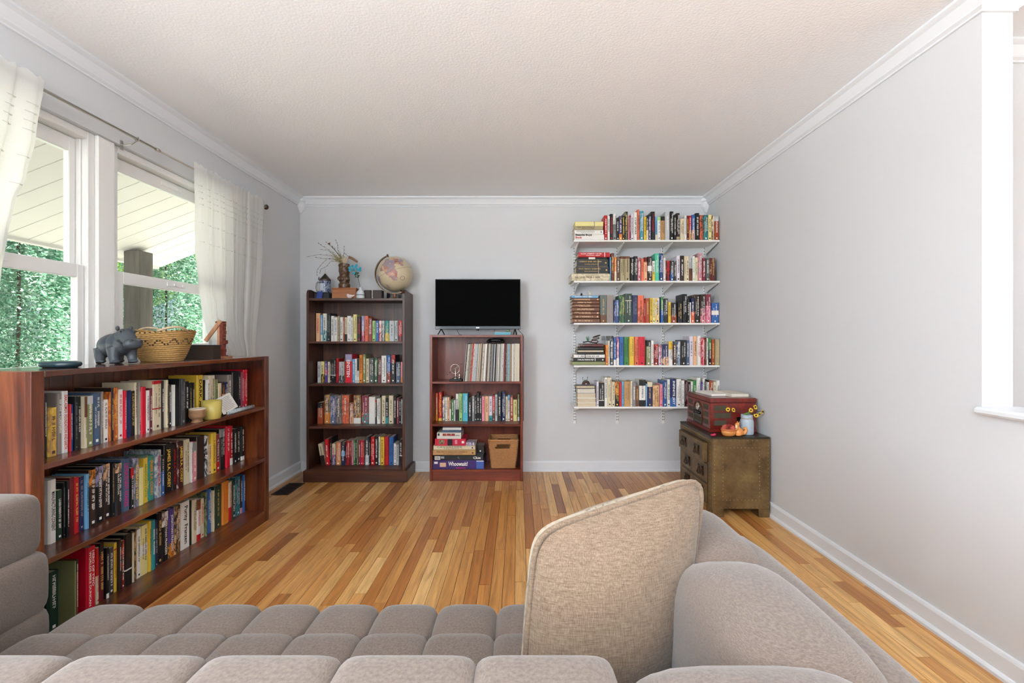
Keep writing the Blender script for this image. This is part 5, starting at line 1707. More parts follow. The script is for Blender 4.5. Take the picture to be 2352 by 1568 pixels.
# ------------------------------------------------------------------ added torchiere fill lamps, out of view, to brighten the ceiling
def torchiere(label, loc, watts):
    r_ = thing('floor_lamp', label, 'lamp', loc)
    MB().lathe([(0.14, 0), (0.14, 0.012), (0.03, 0.03), (0.012, 0.04)], (0, 0, 0), 28).build('base', M_CHROME, r_, smooth=True)
    MB().tube([(0, 0, 0.03), (0, 0, 1.66)], 0.011, 12).build('pole', M_CHROME, r_, smooth=True)
    MB().lathe([(0.02, 1.64), (0.09, 1.67), (0.16, 1.73), (0.19, 1.79), (0.184, 1.79), (0.155, 1.74), (0.085, 1.685), (0.0, 1.66)], (0, 0, 0), 32, cap=False).build('shade', M_WHITE, r_, smooth=True)
    d = bpy.data.lights.new('fill_light', 'AREA')
    d.shape = 'DISK'
    d.size = 0.26
    d.energy = watts
    d.color = (0.93, 0.97, 1.0)
    o = bpy.data.objects.new('fill_light', d)
    o.rotation_euler = (PI, 0, 0)
    o.location = (0, 0, 1.775)
    o.parent = r_
    COL.objects.link(o)
torchiere('added torchiere fill lamp behind the sofa, out of view', (-0.9, -1.3, 0), 215)
torchiere('added torchiere fill lamp by the rear opening, out of view', (1.2, -2.4, 0), 120)

# added globe lamp behind the camera, fill light for the left wall
gl_ = thing('globe_lamp', 'added globe fill lamp beside the half wall, out of view', 'lamp', (1.38, -0.62, 0))
MB().lathe([(0.13, 0), (0.13, 0.012), (0.03, 0.03), (0.012, 0.04)], (0, 0, 0), 28).build('base', M_CHROME, gl_, smooth=True)
MB().tube([(0, 0, 0.03), (0, 0, 1.32)], 0.011, 12).build('pole', M_CHROME, gl_, smooth=True)
M_GLOW, nt, b = new_mat('fill_globe_glow')
b.inputs['Base Color'].default_value = (0.9, 0.9, 0.9, 1)
b.inputs['Emission Color'].default_value = (0.93, 0.97, 1.0, 1)
b.inputs['Emission Strength'].default_value = 30.0
MB().ball((0, 0, 1.45), 0.14, 24, 16).build('globe_shade', M_GLOW, gl_, smooth=True)
# ------------------------------------------------------------------ on the dark bookcase
ZA = 1.5172
bxd = thing('dark_box', 'dark navy box under the beer stein', 'box', (-1.664, 3.93, ZA))
MB().box(-0.064, 0.064, -0.075, 0.075, 0, 0.052).build('box_body', mat_plain('navy_black_card', '14161d', 0.35), bxd, bevel=0.003)
MB().box(-0.065, 0.065, -0.076, 0.076, 0.052, 0.058).build('lid', mat_plain('navy_black_card', '14161d', 0.35), bxd, bevel=0.002)
M_STEIN = mat_art('stein_glaze', '1c2858', 'a9b2c4', '20263a', 90, 0.2)
M_PEWT = mat_plain('pewter', '5b524b', 0.35, 1.0)
st = thing('beer_stein', 'blue and grey glazed beer stein with pointed pewter lid', 'stein', (-1.666, 3.93, ZA + 0.0582))
MB().lathe([(0.043, 0), (0.045, 0.004), (0.043, 0.010), (0.043, 0.088), (0.045, 0.094), (0.045, 0.104)], (0, 0, 0), 28).build('mug_body', M_STEIN, st, smooth=False)
MB().lathe([(0.047, 0.104), (0.048, 0.110), (0.046, 0.118), (0.030, 0.136), (0.012, 0.158), (0.006, 0.168)], (0, 0, 0), 28).build('lid', M_PEWT, st, smooth=True)
MB().lathe([(0.003, 0.166), (0.006, 0.176), (0.003, 0.184), (0.005, 0.196), (0.0015, 0.210)], (0, 0, 0), 12).build('finial', mat_plain('white_china', 'd9d6d0', 0.25), st, smooth=True)
MB().tube([(-0.043, 0, 0.090), (-0.064, 0, 0.094), (-0.075, 0, 0.082), (-0.077, 0, 0.045), (-0.070, 0, 0.014), (-0.043, 0, 0.010)], 0.0065, 10).build('handle', mat_plain('grey_salt_glaze', '8f8b88', 0.25), st, smooth=True)
MB().tube([(-0.045, 0, 0.108), (-0.055, 0, 0.120), (-0.054, 0, 0.140)], [0.006, 0.006, 0.003], 8).build('thumb_lift', M_PEWT, st, smooth=True)
MB().rbox((-0.010, -0.0445, 0.05), (0.030, 0.003, 0.06), Matrix.Identity(3)).build('medallion', mat_plain('medallion_white', 'b9bfca', 0.25), st, bevel=0.001)
tg = tag(MB().rbox((0, 0, 0.030), (0.046, 0.002, 0.058), Matrix.Rotation(-0.12, 3, 'X') @ Matrix.Rotation(0.16, 3, 'Y')).build('blue_card', mat_art('card_blue', '22357e', '2b46a0', '9fb0d8', 40), loc=(-1.676, 3.842, ZA + 0.0025)), 'small blue card leaning in front of the beer stein', 'card')

W_OAKB = mat_wood('oak_box', '8a4f26', '9a5c2f', 'a96a38', 0, 0.45, 20)
wx = thing('wooden_box', 'plain brown wooden box under the carved vase', 'box', (-1.456, 3.865, ZA))
MB().box(-0.100, 0.100, -0.062, 0.062, 0.0, 0.081).build('box_body', W_OAKB, wx, bevel=0.002)
MB().box(-0.1015, 0.1015, -0.0635, 0.0635, 0.0815, 0.091).build('lid', W_OAKB, wx, bevel=0.002)

bd = thing('bird_figurine', 'pale pink ceramic bird in front of the wooden box', 'figurine', (-1.395, 3.783, ZA))
bm_ = MB().ball((-0.006, 0, 0.018), (0.024, 0.014, 0.016)).ball((-0.020, 0, 0.028), (0.012, 0.011, 0.011)).tube([(0.010, 0, 0.018), (0.028, 0, 0.022), (0.038, 0, 0.030)], [0.012, 0.007, 0.002], 10).ball((-0.004, 0, 0.004), (0.016, 0.011, 0.004)).tube([(-0.029, 0, 0.029), (-0.038, 0, 0.027)], [0.004, 0.001], 8)
remesh('body', bm_, mat_plain('pink_china', 'd8c6c6', 0.25), bd, 0.0022, 3)
MB().ball((-0.024, -0.0095, 0.031), 0.0016, 8, 6).build('eye', mat_plain('eye_black', '1a1a1a', 0.3), bd)

# carved vase with dried stems
M_TIKI = mat_plain('carved_brown_glaze', '4a3018', 0.3, 0, 0.6, vary=0.45, scale=50, bump=0.6)
vs_ = thing('carved_vase', 'brown carved face vase holding dried stems', 'vase', (-1.474, 3.862, ZA + 0.0912))
vm = MB().lathe([(0.046, 0), (0.048, 0.006), (0.048, 0.034), (0.040, 0.044), (0.043, 0.058), (0.047, 0.075), (0.042, 0.098), (0.040, 0.112), (0.044, 0.135), (0.047, 0.165), (0.043, 0.195), (0.045, 0.208), (0.036, 0.208), (0.034, 0.190), (0.034, 0.16)], (0, 0, 0), 26)
for (px_, pz_, r_) in ((-0.018, 0.172, 0.012), (0.018, 0.172, 0.012), (0, 0.155, 0.012), (-0.025, 0.140, 0.012), (0.025, 0.140, 0.012), (0, 0.128, 0.016), (-0.030, 0.080, 0.020), (0.030, 0.080, 0.020), (0, 0.075, 0.014),
                       (-0.03, 0.19, 0.012), (0.03, 0.19, 0.012), (-0.032, 0.03, 0.010), (-0.011, 0.03, 0.011), (0.011, 0.03, 0.011), (0.032, 0.03, 0.010)):
    vm.ball((px_, -math.sqrt(max(0, 0.043 ** 2 - px_ ** 2)), pz_), (r_, r_ * 0.6, r_), 10, 7)
remesh('vase_body', vm, M_TIKI, vs_, 0.0035, 2)
M_STEM = mat_plain('dry_stem', '6d6244', 0.8, vary=0.3)
M_BUD = mat_plain('dry_bud', '5a4f40', 0.8, vary=0.3)
M_GRASS = mat_plain('dry_grass', '9a8f58', 0.8, vary=0.3)
def vpt(zx, zy):
    p = P(690 + zx / 9.8, 540 + zy / 9.8, 3.862)
    return p - vs_.location
rn = random.Random(5)
top = Vector((0.0, 0.0, 0.19))
for ends in ([(880, 520), (640, 440), (380, 430), (90, 480)], [(860, 560), (700, 520), (500, 520), (340, 505)], [(850, 500), (700, 370), (530, 260), (410, 180)], [(860, 540), (640, 350), (420, 310)],
             [(900, 480), (800, 350), (740, 280), (650, 200)], [(900, 480), (850, 330), (810, 200), (780, 100)], [(930, 520), (970, 380), (955, 220)], [(940, 500), (1010, 410), (1090, 490)],
             [(860, 570), (640, 540), (470, 640), (380, 790), (385, 920)], [(870, 590), (680, 590), (570, 700), (480, 780), (400, 860)], [(890, 470), (700, 250), (540, 130)]):
    pts = [top + Vector((rn.uniform(-.01, .01), rn.uniform(-.01, .01), -0.03)), top] + [vpt(*e) + Vector((0, rn.uniform(-0.03, 0.03), 0)) for e in ends]
    sm = []
    for i in range(len(pts) - 1):
        for k in range(4):
            sm.append(pts[i].lerp(pts[i + 1], k / 4))
    sm.append(pts[-1])
    g = MB().tube(sm, 0.0011, 5)
    g.build('dried_stem', M_STEM, vs_)
    bdm = MB()
    for k in range(5, len(sm), 2):
        d_ = (sm[k] - sm[k - 1]).normalized()
        bdm.tube([sm[k], sm[k] + d_ * 0.006 + Vector((0.003, 0, 0.002)), sm[k] + d_ * 0.013], [0.0012, 0.0026, 0.0006], 5)
    tag(bdm.build('buds', M_BUD, vs_), kind='stuff')
gr = MB()
for k in range(46):
    a = vpt(rn.uniform(650, 900), rn.uniform(330, 560)) + Vector((0, rn.uniform(-0.03, 0.03), 0))
    m_ = top.lerp(a, 0.5) + Vector((0, 0, 0.006))
    gr.tube([top, m_, a], [0.0018, 0.0018, 0.0004], 4)
tag(gr.build('dry_grass', M_GRASS, vs_), kind='stuff')
rs = MB()
for ring in range(4):
    for k in range(5 + ring):
        a = 2 * PI * k / (5 + ring) + ring
        r_ = 0.005 + ring * 0.006
        rs.ball((r_ * math.cos(a), -0.004 * (3 - ring), r_ * math.sin(a)), (0.009, 0.0025, 0.009), 8, 5, Matrix.Rotation(a, 3, 'Y') @ Matrix.Rotation(0.5, 3, 'Z'))
o = rs.build('dried_rose', mat_plain('dry_petal', 'b7a893', 0.8, vary=0.3, scale=80), vs_, smooth=True)
o.location = vpt(1025, 575) + Vector((0, -0.035, 0))
MB().tube([top + Vector((0.012, 0, -0.02)), vpt(1060, 560), vpt(1100, 505)], 0.0022, 6).tube([vpt(1090, 490), vpt(1190, 540), vpt(1280, 600)], [0.011, 0.012, 0.009], 9).build('bark_piece', mat_plain('bark_pale', '7c6049', 0.9, vary=0.4, scale=90), vs_)
MB().lathe([(0.0015, 0), (0.004, 0.010), (0.010, 0.016), (0.013, 0.018)], (0, 0, 0), 10).build('seed_cup', mat_plain('seed_brown', '6e4028', 0.8), vs_, loc=vpt(670, 225), rot=(0, -0.6, 0))
MB().tube([vpt(890, 480), vpt(790, 350), vpt(700, 250)], [0.004, 0.003, 0.002], 6).build('thick_stem', M_STEM, vs_)

# bud vase with blue flowers
bv = thing('bud_vase', 'small white bud vase with blue paper flowers', 'vase', (-1.3185, 3.805, ZA))
MB().lathe([(0.030, 0), (0.0335, 0.003), (0.0335, 0.032), (0.0325, 0.045), (0.028, 0.058), (0.016, 0.068), (0.0125, 0.076), (0.0125, 0.088), (0.015, 0.095), (0.011, 0.095), (0.010, 0.08)], (0, 0, 0), 26).build('vase_body', mat_plain('white_stoneware', 'd3d8dc', 0.3), bv, smooth=True)
MB().lathe([(0.0338, 0.026), (0.0343, 0.030), (0.0338, 0.034)], (0, 0, 0), 26, cap=False).build('blue_line', mat_plain('blue_brush', '6a7b8c', 0.4), bv)
def bpt(zx, zy, dy=0.0):
    p = P(690 + zx / 9.8, 540 + zy / 9.8, 3.815 + dy)
    return p - bv.location
MB().tube([Vector((0, 0, 0.06)), bpt(1340, 1140), bpt(1300, 980), bpt(1265, 860)], 0.0018, 6).build('stem', mat_plain('dark_green_wire', '1f3a2a', 0.6), bv)
lf = MB()
for k in range(9):
    c = bpt(rn.uniform(1235, 1330), rn.uniform(850, 950), rn.uniform(-0.02, 0.02))
    lf.ball(c, (0.010, 0.003, 0.006), 7, 5, Matrix.Rotation(rn.uniform(-1, 1), 3, 'Y'))
lf.build('leaves', mat_plain('dark_leaf', '1d4030', 0.7), bv)
M_BLUEF = mat_plain('turquoise_petal', '2fa6c4', 0.7, vary=0.3, scale=90)
for (qx, qy) in ((1175, 700), (1265, 680), (1110, 735), (1195, 775), (1285, 775), (1345, 745), (1115, 790), (1205, 855), (1240, 720), (1340, 790)):
    f = MB()
    c = bpt(qx, qy, rn.uniform(-0.03, 0.02))
    for k in range(6):
        a = 2 * PI * k / 6
        f.ball(c + Vector((0.0075 * math.cos(a), -0.002, 0.0075 * math.sin(a))), (0.006, 0.003, 0.0045), 7, 5, Matrix.Rotation(-a, 3, 'Y'))
    f.ball(c + Vector((0, -0.004, 0)), 0.0035, 7, 5)
    f.build('flower', M_BLUEF, bv, smooth=True)
    MB().tube([bpt(1265, 860), c], 0.0009, 5).build('flower_stalk', mat_plain('dark_green_wire', '1f3a2a', 0.6), bv)

M_WRAP = mat_plain('wrapped_brown', '2a1811', 0.4, 0, 0.3, vary=0.25, scale=40)
for (x0, x1, lab) in ((-1.2995, -1.2375, 'dark brown wrapped parcel next to the white bud vase'), (-1.2345, -1.1490, 'dark brown wrapped parcel tied with white string, nearer the globe')):
    w_ = thing('wrapped_parcel', lab, 'parcel', ((x0 + x1) / 2, 3.865, ZA))
    MB().box(-(x1 - x0) / 2, (x1 - x0) / 2, -0.035, 0.035, 0, 0.074).build('parcel', M_WRAP, w_, bevel=0.004, seg=2)
    if x1 > -1.2:
        MB().box(-(x1 - x0) / 2 + 0.0045, -(x1 - x0) / 2 + 0.0085, -0.0362, 0.0362, -0.0, 0.0752).build('string', tink('w'), w_)
        MB().tube([(-(x1 - x0) / 2 + 0.007, -0.037, 0.014), (-(x1 - x0) / 2 + 0.012, -0.038, 0.010)], 0.0016, 5).build('string_knot', tink('w'), w_)
bk = thing('black_box', 'low black box behind the globe', 'box', (-1.07, 4.02, ZA))
MB().box(-0.085, 0.085, -0.022, 0.022, 0, 0.062).build('box_body', M_BLKST, bk, bevel=0.003)
MB().box(-0.086, 0.086, -0.023, 0.023, 0.062, 0.068).build('lid', M_BLKST, bk, bevel=0.002)

# globe
gx, gy, gz, gr_ = -1.058, 3.905, 1.737, 0.150
gl = thing('globe', 'antique-toned globe on a curved bronze arm', 'globe', (gx, gy, ZA))
def mat_globe():
    m, nt, b = new_mat('globe_map')
    setin(b, 0.3, 0, 0.5)
    tc = nt.nodes.new('ShaderNodeTexCoord')
    nz = node(nt, 'ShaderNodeTexNoise', i_Scale=16.0, i_Detail=6.0, i_Roughness=0.6)
    nt.links.new(tc.outputs['Object'], nz.inputs['Vector'])
    sub = node(nt, 'ShaderNodeMath', operation='SUBTRACT')
    nt.links.new(nz.outputs['Fac'], sub.inputs[0])
    sub.inputs[1].default_value = 0.5
    sc_ = node(nt, 'ShaderNodeMath', operation='MULTIPLY')
    nt.links.new(sub.outputs[0], sc_.inputs[0])
    sc_.inputs[1].default_value = 0.16
    best = None
    # land areas: (zoom x, zoom y on the photo's disc, radius)
    spots = [(-0.42, 0.33, 0.24), (-0.18, 0.32, 0.30), (0.08, 0.30, 0.25), (0.0, 0.68, 0.34), (0.22, 0.62, 0.30), (-0.2, 0.66, 0.25), (0.08, 0.08, 0.22), (0.20, -0.05, 0.22), (0.20, -0.25, 0.16), (0.22, -0.38, 0.10),
             (0.50, -0.06, 0.06), (-0.82, -0.45, 0.22), (-0.28, -0.78, 0.11), (0.45, 0.62, 0.22), (0.62, 0.45, 0.12), (-0.5, 0.15, 0.15)]
    for (sx_, sz_, r_) in spots:
        sy_ = -math.sqrt(max(0.02, 1 - sx_ * sx_ - sz_ * sz_))
        d_ = node(nt, 'ShaderNodeVectorMath', operation='DISTANCE')
        nt.links.new(tc.outputs['Object'], d_.inputs[0])
        d_.inputs[1].default_value = (sx_ * gr_, sy_ * gr_, sz_ * gr_)
        q = node(nt, 'ShaderNodeMath', operation='SUBTRACT')
        nt.links.new(d_.outputs['Value'], q.inputs[0])
        q.inputs[1].default_value = r_ * gr_
        if best is None:
            best = q
        else:
            mn = node(nt, 'ShaderNodeMath', operation='MINIMUM')
            nt.links.new(best.outputs[0], mn.inputs[0])
            nt.links.new(q.outputs[0], mn.inputs[1])
            best = mn
    ad = node(nt, 'ShaderNodeMath', operation='ADD')
    nt.links.new(best.outputs[0], ad.inputs[0])
    nt.links.new(sc_.outputs[0], ad.inputs[1])
    lt = node(nt, 'ShaderNodeMath', operation='LESS_THAN')
    nt.links.new(ad.outputs[0], lt.inputs[0])
    lt.inputs[1].default_value = 0.0
    vo = node(nt, 'ShaderNodeTexVoronoi', i_Scale=34.0)
    nt.links.new(tc.outputs['Object'], vo.inputs['Vector'])
    sep = nt.nodes.new('ShaderNodeSeparateColor')
    nt.links.new(vo.outputs['Color'], sep.inputs[0])
    cr = nt.nodes.new('ShaderNodeValToRGB')
    e = cr.color_ramp.elements
    e[0].color = hexc('a05a48')
    e[1].color = hexc('c9b08a')
    for p_, h_ in ((0.3, 'a98f92'), (0.55, '8f93a4'), (0.75, 'b57f74')):
        k = e.new(p_)
        k.color = hexc(h_)
    nt.links.new(sep.outputs[0], cr.inputs[0])
    mx_ = node(nt, 'ShaderNodeMix', data_type='RGBA')
    nt.links.new(lt.outputs[0], mx_.inputs[0])
    mx_.inputs[6].default_value = hexc('cbbd9f')
    nt.links.new(cr.outputs[0], mx_.inputs[7])
    nt.links.new(mx_.outputs[2], b.inputs['Base Color'])
    return m
MB().ball((0, 0, 0), gr_, 48, 32).build('sphere', mat_globe(), gl, loc=(0, 0, gz - ZA), smooth=True)
TL = Matrix.Rotation(-0.37, 3, 'Y')
def gp(v):
    return TL @ Vector(v) + Vector((0, 0, gz - ZA))
M_BRZ = mat_plain('antique_bronze', '5c4a38', 0.35, 0.9)
MB().tube([gp((gr_ * 1.002 * math.cos(a * PI / 32), gr_ * 1.002 * math.sin(a * PI / 32), 0)) for a in range(64)], 0.0009, 5, closed=True).build('equator_line', mat_plain('equator_brown', '6a5238', 0.5), gl)
arc = [gp((0.167 * math.cos(a), 0, 0.167 * math.sin(a))) for a in [PI / 2 + PI * k / 40 for k in range(41)]]
am = MB()
rs_ = []
for p in arc:
    rs_.append(p)
vs2, fs2 = [], []
for i, p in enumerate(arc):
    d_ = (p - Vector((0, 0, gz - ZA))).normalized()
    for (a_, b_) in ((-0.004, -0.010), (0.005, -0.010), (0.005, 0.010), (-0.004, 0.010)):
        vs2.append(p + d_ * a_ + Vector((0, b_, 0)))
for i in range(len(arc) - 1):
    for k in range(4):
        fs2.append((4 * i + k, 4 * i + (k + 1) % 4, 4 * i + 4 + (k + 1) % 4, 4 * i + 4 + k))
fs2 += [(3, 2, 1, 0), (len(vs2) - 4, len(vs2) - 3, len(vs2) - 2, len(vs2) - 1)]
am.add(vs2, fs2).build('meridian_arm', M_BRZ, gl)
for s_ in (1, -1):
    MB().tube([gp((0, 0, s_ * 0.148)), gp((0, 0, s_ * 0.180))], [0.006, 0.008], 10).build('pivot', M_BRZ, gl, smooth=True)
MB().lathe([(0.060, 0.0), (0.060, 0.006), (0.050, 0.012), (0.014, 0.018), (0.010, 0.026), (0.016, 0.036), (0.012, 0.048), (0.008, 0.056)], (0.0, 0, 0), 24).build('stand', mat_wood('globe_stand_wood', '5a3a1e', '6e4826', '835a32', 2, 0.35), gl, smooth=True)
MB().tube([gp((0.115 * math.cos(a) * 0 + 0.5 * gr_ * 0 + gr_ * 1.003 * math.cos(0.55) * math.cos(-1.1) + 0, 0, 0)) for a in (0, 1)], 0.0001, 3)
cpt = Vector((0.62, -0.70, -0.33)).normalized()
ux = cpt.cross(Vector((0, 0, 1))).normalized()
uz = cpt.cross(ux)
MB().tube([Vector((0, 0, gz - ZA)) + (cpt * 0.994 + ux * 0.115 * math.cos(a * PI / 12) * 1.15 + uz * 0.115 * math.sin(a * PI / 12)) * gr_ for a in range(24)], 0.0012, 5, closed=True).build('compass_print', mat_plain('map_ink', '3a2c1c', 0.5), gl)

# ------------------------------------------------------------------ on the low bookcase
ZL = BZ + 0.0003
di = thing('flat_dish', 'dark teal rounded flat case on the low bookcase', 'case', (-1.765, 1.755, ZL))
MB().lathe([(0.055, 0), (0.066, 0.004), (0.070, 0.012), (0.068, 0.019), (0.058, 0.024), (0.0, 0.025)], (0, 0, 0), 32, sx=1.0, sy=0.72).build('shell', mat_plain('dark_teal_plastic', '16303a', 0.3), di, smooth=True)
MB().lathe([(0.0707, 0.0115), (0.0707, 0.0128)], (0, 0, 0), 32, sx=1.0, sy=0.72, cap=False).build('seam', M_BLKST, di)

hp = thing('hippo_figurine', 'dark grey hippopotamus figurine in front of the woven basket', 'figurine', (-1.772, 2.015, ZL + 0.0045), rotz=-0.42)
h = MB()
h.ball((-0.030, 0, 0.078), (0.070, 0.052, 0.052), 20, 12)
h.ball((0.020, 0, 0.084), (0.050, 0.050, 0.053), 20, 12)
h.ball((-0.062, 0, 0.074), (0.044, 0.048, 0.050), 18, 12)
for sy_ in (-1, 1):
    h.tube([(-0.068, sy_ * 0.030, 0.062), (-0.070, sy_ * 0.033, 0.030), (-0.066, sy_ * 0.034, 0.010), (-0.062, sy_ * 0.034, 0.0)], [0.028, 0.021, 0.017, 0.018], 12)
    h.ball((-0.060, sy_ * 0.034, 0.007), (0.020, 0.018, 0.008), 12, 8)
    h.tube([(0.030, sy_ * 0.030, 0.066), (0.038, sy_ * 0.034, 0.030), (0.044, sy_ * 0.034, 0.010), (0.046, sy_ * 0.034, 0.0)], [0.027, 0.019, 0.0165, 0.018], 12)
    h.ball((0.050, sy_ * 0.034, 0.007), (0.020, 0.018, 0.008), 12, 8)
# neck, head turned a little to its right
hm = Matrix.Rotation(0.02, 3, 'Z') @ Matrix.Rotation(0.30, 3, 'Y')
def hh_(x, y, z):
    return Vector((0.050, 0, 0.110)) + hm @ Vector((x, y, z))
h.ball(hh_(0.004, 0, 0.006), (0.036, 0.036, 0.038), 18, 12)
h.tube([hh_(0.0, 0, 0.012), hh_(0.030, 0, 0.006), hh_(0.056, 0, -0.002)], [0.036, 0.029, 0.024], 16)
h.ball(hh_(0.070, 0, -0.006), (0.024, 0.036, 0.024), 18, 12)
h.ball(hh_(0.058, 0, -0.026), (0.024, 0.026, 0.012), 14, 10)
for sy_ in (-1, 1):
    h.ball(hh_(0.016, sy_ * 0.022, 0.036), (0.010, 0.008, 0.008), 10, 8)
    h.ball(hh_(0.078, sy_ * 0.018, 0.014), (0.009, 0.008, 0.007), 10, 8)
h.tube([(-0.104, 0, 0.085), (-0.112, 0, 0.065), (-0.110, 0, 0.052)], [0.006, 0.005, 0.003], 8)
M_HIP = mat_plain('slate_grey_resin', '33393f', 0.5, vary=0.18, scale=60, bump=0.15)
remesh('body', h, M_HIP, hp, 0.0032, 3)
for sy_ in (-1, 1):
    MB().ball(hh_(-0.012, sy_ * 0.025, 0.040), (0.005, 0.008, 0.011), 10, 8).build('ear', M_HIP, hp, smooth=True)
    MB().ball(hh_(0.021, sy_ * 0.029, 0.037), 0.0042, 8, 6).build('eye', mat_plain('eye_black', '1a1a1a', 0.3), hp, smooth=True)

# coiled basket with two handles
M_COIL = mat_plain('palm_straw', 'b08a52', 0.75, vary=0.35, scale=110)
M_COILD = mat_plain('dark_straw', '3f3122', 0.8)
M_LEATH = mat_plain('pale_leather', 'c6ad8c', 0.6)
cb = thing('coiled_basket', 'straw basket with dark zigzag and leather handles on the low bookcase', 'basket', (-1.768, 2.262, ZL))
rows = 15
SXB = 0.98
for j in range(rows):
    f_ = j / (rows - 1)
    rr = 0.080 + 0.052 * (f_ ** 0.8)
    z = 0.006 + f_ * 0.138
    n_ = 72
    pts = []
    for k in range(n_):
        a = 2 * PI * k / n_
        dip = 0.008 * f_ * math.cos(2 * a)
        w_ = 0.0026 * (1 if (k + j) % 2 else -1)
        pts.append((((rr + w_) * SXB) * math.cos(a), (rr + w_) * math.sin(a), z + dip))
    MB().tube(pts, 0.0058, 6, closed=True).build('coil', M_COIL, cb, smooth=True)
MB().lathe([(0.078, 0.0), (0.078, 0.005)], (0, 0, 0), 32).build('basket_floor', M_COIL, cb)
zig = MB()
for k in range(26):
    a = 2 * PI * k / 26
    for (dz, da) in ((0, 0), (1, 0.07), (2, 0.14)):
        j = 8 + (dz if k % 2 else 2 - dz)
        f_ = j / (rows - 1)
        rr = 0.080 + 0.052 * (f_ ** 0.8) + 0.004
        aa = a + da
        zig.ball((rr * SXB * math.cos(aa), rr * math.sin(aa), 0.006 + f_ * 0.138 + 0.008 * f_ * math.cos(2 * aa)), (0.005, 0.005, 0.004), 6, 4)
for k in range(40):
    a = 2 * PI * k / 40
    zig.ball(((0.134) * SXB * math.cos(a), 0.134 * math.sin(a), 0.147 + 0.008 * math.cos(2 * a)), (0.006, 0.006, 0.003), 6, 4)
tag(zig.build('dark_stitching', M_COILD, cb), kind='stuff')
for a0 in (-0.55, 2.6):
    pts = []
    for k in range(13):
        t_ = k / 12
        a = a0 - 0.5 + t_ * 1.0
        rr = 0.134 + 0.022 * math.sin(PI * t_)
        pts.append((rr * SXB * math.cos(a), rr * math.sin(a), 0.146 + 0.022 * math.sin(PI * t_)))
    MB().tube(pts, 0.005, 8).build('handle', M_LEATH, cb, smooth=True)

kb = thing('card_box', 'dark brown lidless card box beside the straw basket', 'box', (-1.762, 2.535, ZL))
M_CARD = mat_plain('dark_brown_card', '33271f', 0.5)
MB().box(-0.085, 0.085, -0.03, -0.027, 0, 0.074).box(-0.085, 0.085, 0.027, 0.03, 0, 0.074).box(-0.085, -0.082, -0.027, 0.027, 0, 0.074).box(0.082, 0.085, -0.027, 0.027, 0, 0.074).box(-0.082, 0.082, -0.027, 0.027, 0, 0.003).build('box_body', M_CARD, kb)
MB().box(-0.086, 0.088, -0.032, 0.032, 0.074, 0.078).build('lid', mat_plain('blue_black_card', '1b2836', 0.35), kb, bevel=0.0008)
W_CRAFT = mat_wood('reddish_craft_wood', '5a1f14', '6c2a1b', '7c3422', 2, 0.6, 14)
W_CRAFT2 = mat_wood('pale_craft_wood', 'a07050', 'b3805e', 'c2926e', 2, 0.6, 14)
cf = thing('wood_sculpture', 'small wooden post and leaning plank sculpture beside the curtain', 'sculpture', (-1.735, 2.655, ZL))
MB().box(-0.030, 0.052, -0.03, 0.03, 0, 0.012).build('base', W_CRAFT2, cf, bevel=0.001)
MB().box(0.006, 0.050, -0.032, -0.012, 0.012, 0.018).build('foot_strip', W_CRAFT, cf)
pm = MB().box(-0.010, 0.004, -0.018, 0.018, 0.012, 0.20)
pm.build('back_board', W_CRAFT2, cf, bevel=0.001)
pm = MB()
rn = random.Random(8)
for k in range(9):
    w_ = 0.010 + rn.uniform(-0.0015, 0.002)
    pm.box(0.012 - w_, 0.012 + w_, -0.016, 0.016, 0.012 + k * 0.0212, 0.012 + (k + 1) * 0.0212 - 0.0006)
pm.build('notched_post', W_CRAFT, cf, bevel=0.0012)
MB().box(0.018, 0.034, -0.014, 0.014, 0.082, 0.104).build('peg', W_CRAFT, cf, bevel=0.001)
MB().rbox((-0.030, -0.022, 0.158), (0.022, 0.010, 0.148), Matrix.Rotation(0.64, 3, 'Y')).build('leaning_plank', W_CRAFT2, cf, bevel=0.002)
MB().box(-0.022, 0.022, -0.016, 0.018, 0.203, 0.214).build('cap', W_CRAFT, cf, bevel=0.001)

# on its top shelf, in front of the books
ZS = 0.7453
pt_ = thing('clay_bowl', 'small clay footed bowl on the shelf beside the yellow cup', 'bowl', (-1.668, 2.365, ZS))
MB().lathe([(0.026, 0), (0.027, 0.004), (0.022, 0.014), (0.034, 0.024), (0.038, 0.034), (0.038, 0.064), (0.0365, 0.070), (0.033, 0.070), (0.033, 0.035), (0.010, 0.028)], (0, 0, 0), 28).build('bowl', mat_wood('banded_clay', '6e4a30', 'a07b58', 'bfa07c', 0, 0.5, 6), pt_, smooth=True)
MB().lathe([(0.0372, 0.066), (0.0374, 0.0715), (0.0325, 0.0715), (0.0325, 0.066)], (0, 0, 0), 28, cap=False).build('pale_rim', mat_plain('pale_glaze', 'cfc6b4', 0.35), pt_, smooth=True)
cu_ = thing('yellow_cup', 'mustard yellow handleless cup on the low bookcase shelf', 'cup', (-1.662, 2.468, ZS))
MB().lathe([(0.040, 0), (0.043, 0.003), (0.046, 0.03), (0.0485, 0.098), (0.0455, 0.098), (0.043, 0.03), (0.02, 0.006)], (0, 0, 0), 32).build('cup', mat_plain('mustard_glaze', 'b9a856', 0.35, vary=0.06), cu_, smooth=True)
MB().ball((0.0475, -0.006, 0.048), (0.0015, 0.009, 0.007), 10, 6).build('stamp', mat_plain('mustard_glaze', 'b9a856', 0.35, vary=0.06), cu_, smooth=True)
ac = thing('folded_card', 'white typed card propped behind the silver tube', 'card', (-1.676, 2.60, ZS + 0.012))
RM = Matrix.Rotation(0.5, 3, 'Y')
cardM = MB().rbox((0.01, 0.0, 0.052), (0.002, 0.15, 0.095), Matrix.Rotation(-0.45, 3, 'Y') @ Matrix.Rotation(0.18, 3, 'X'))
cardM.build('card', tink('w'), ac)
ln = MB()
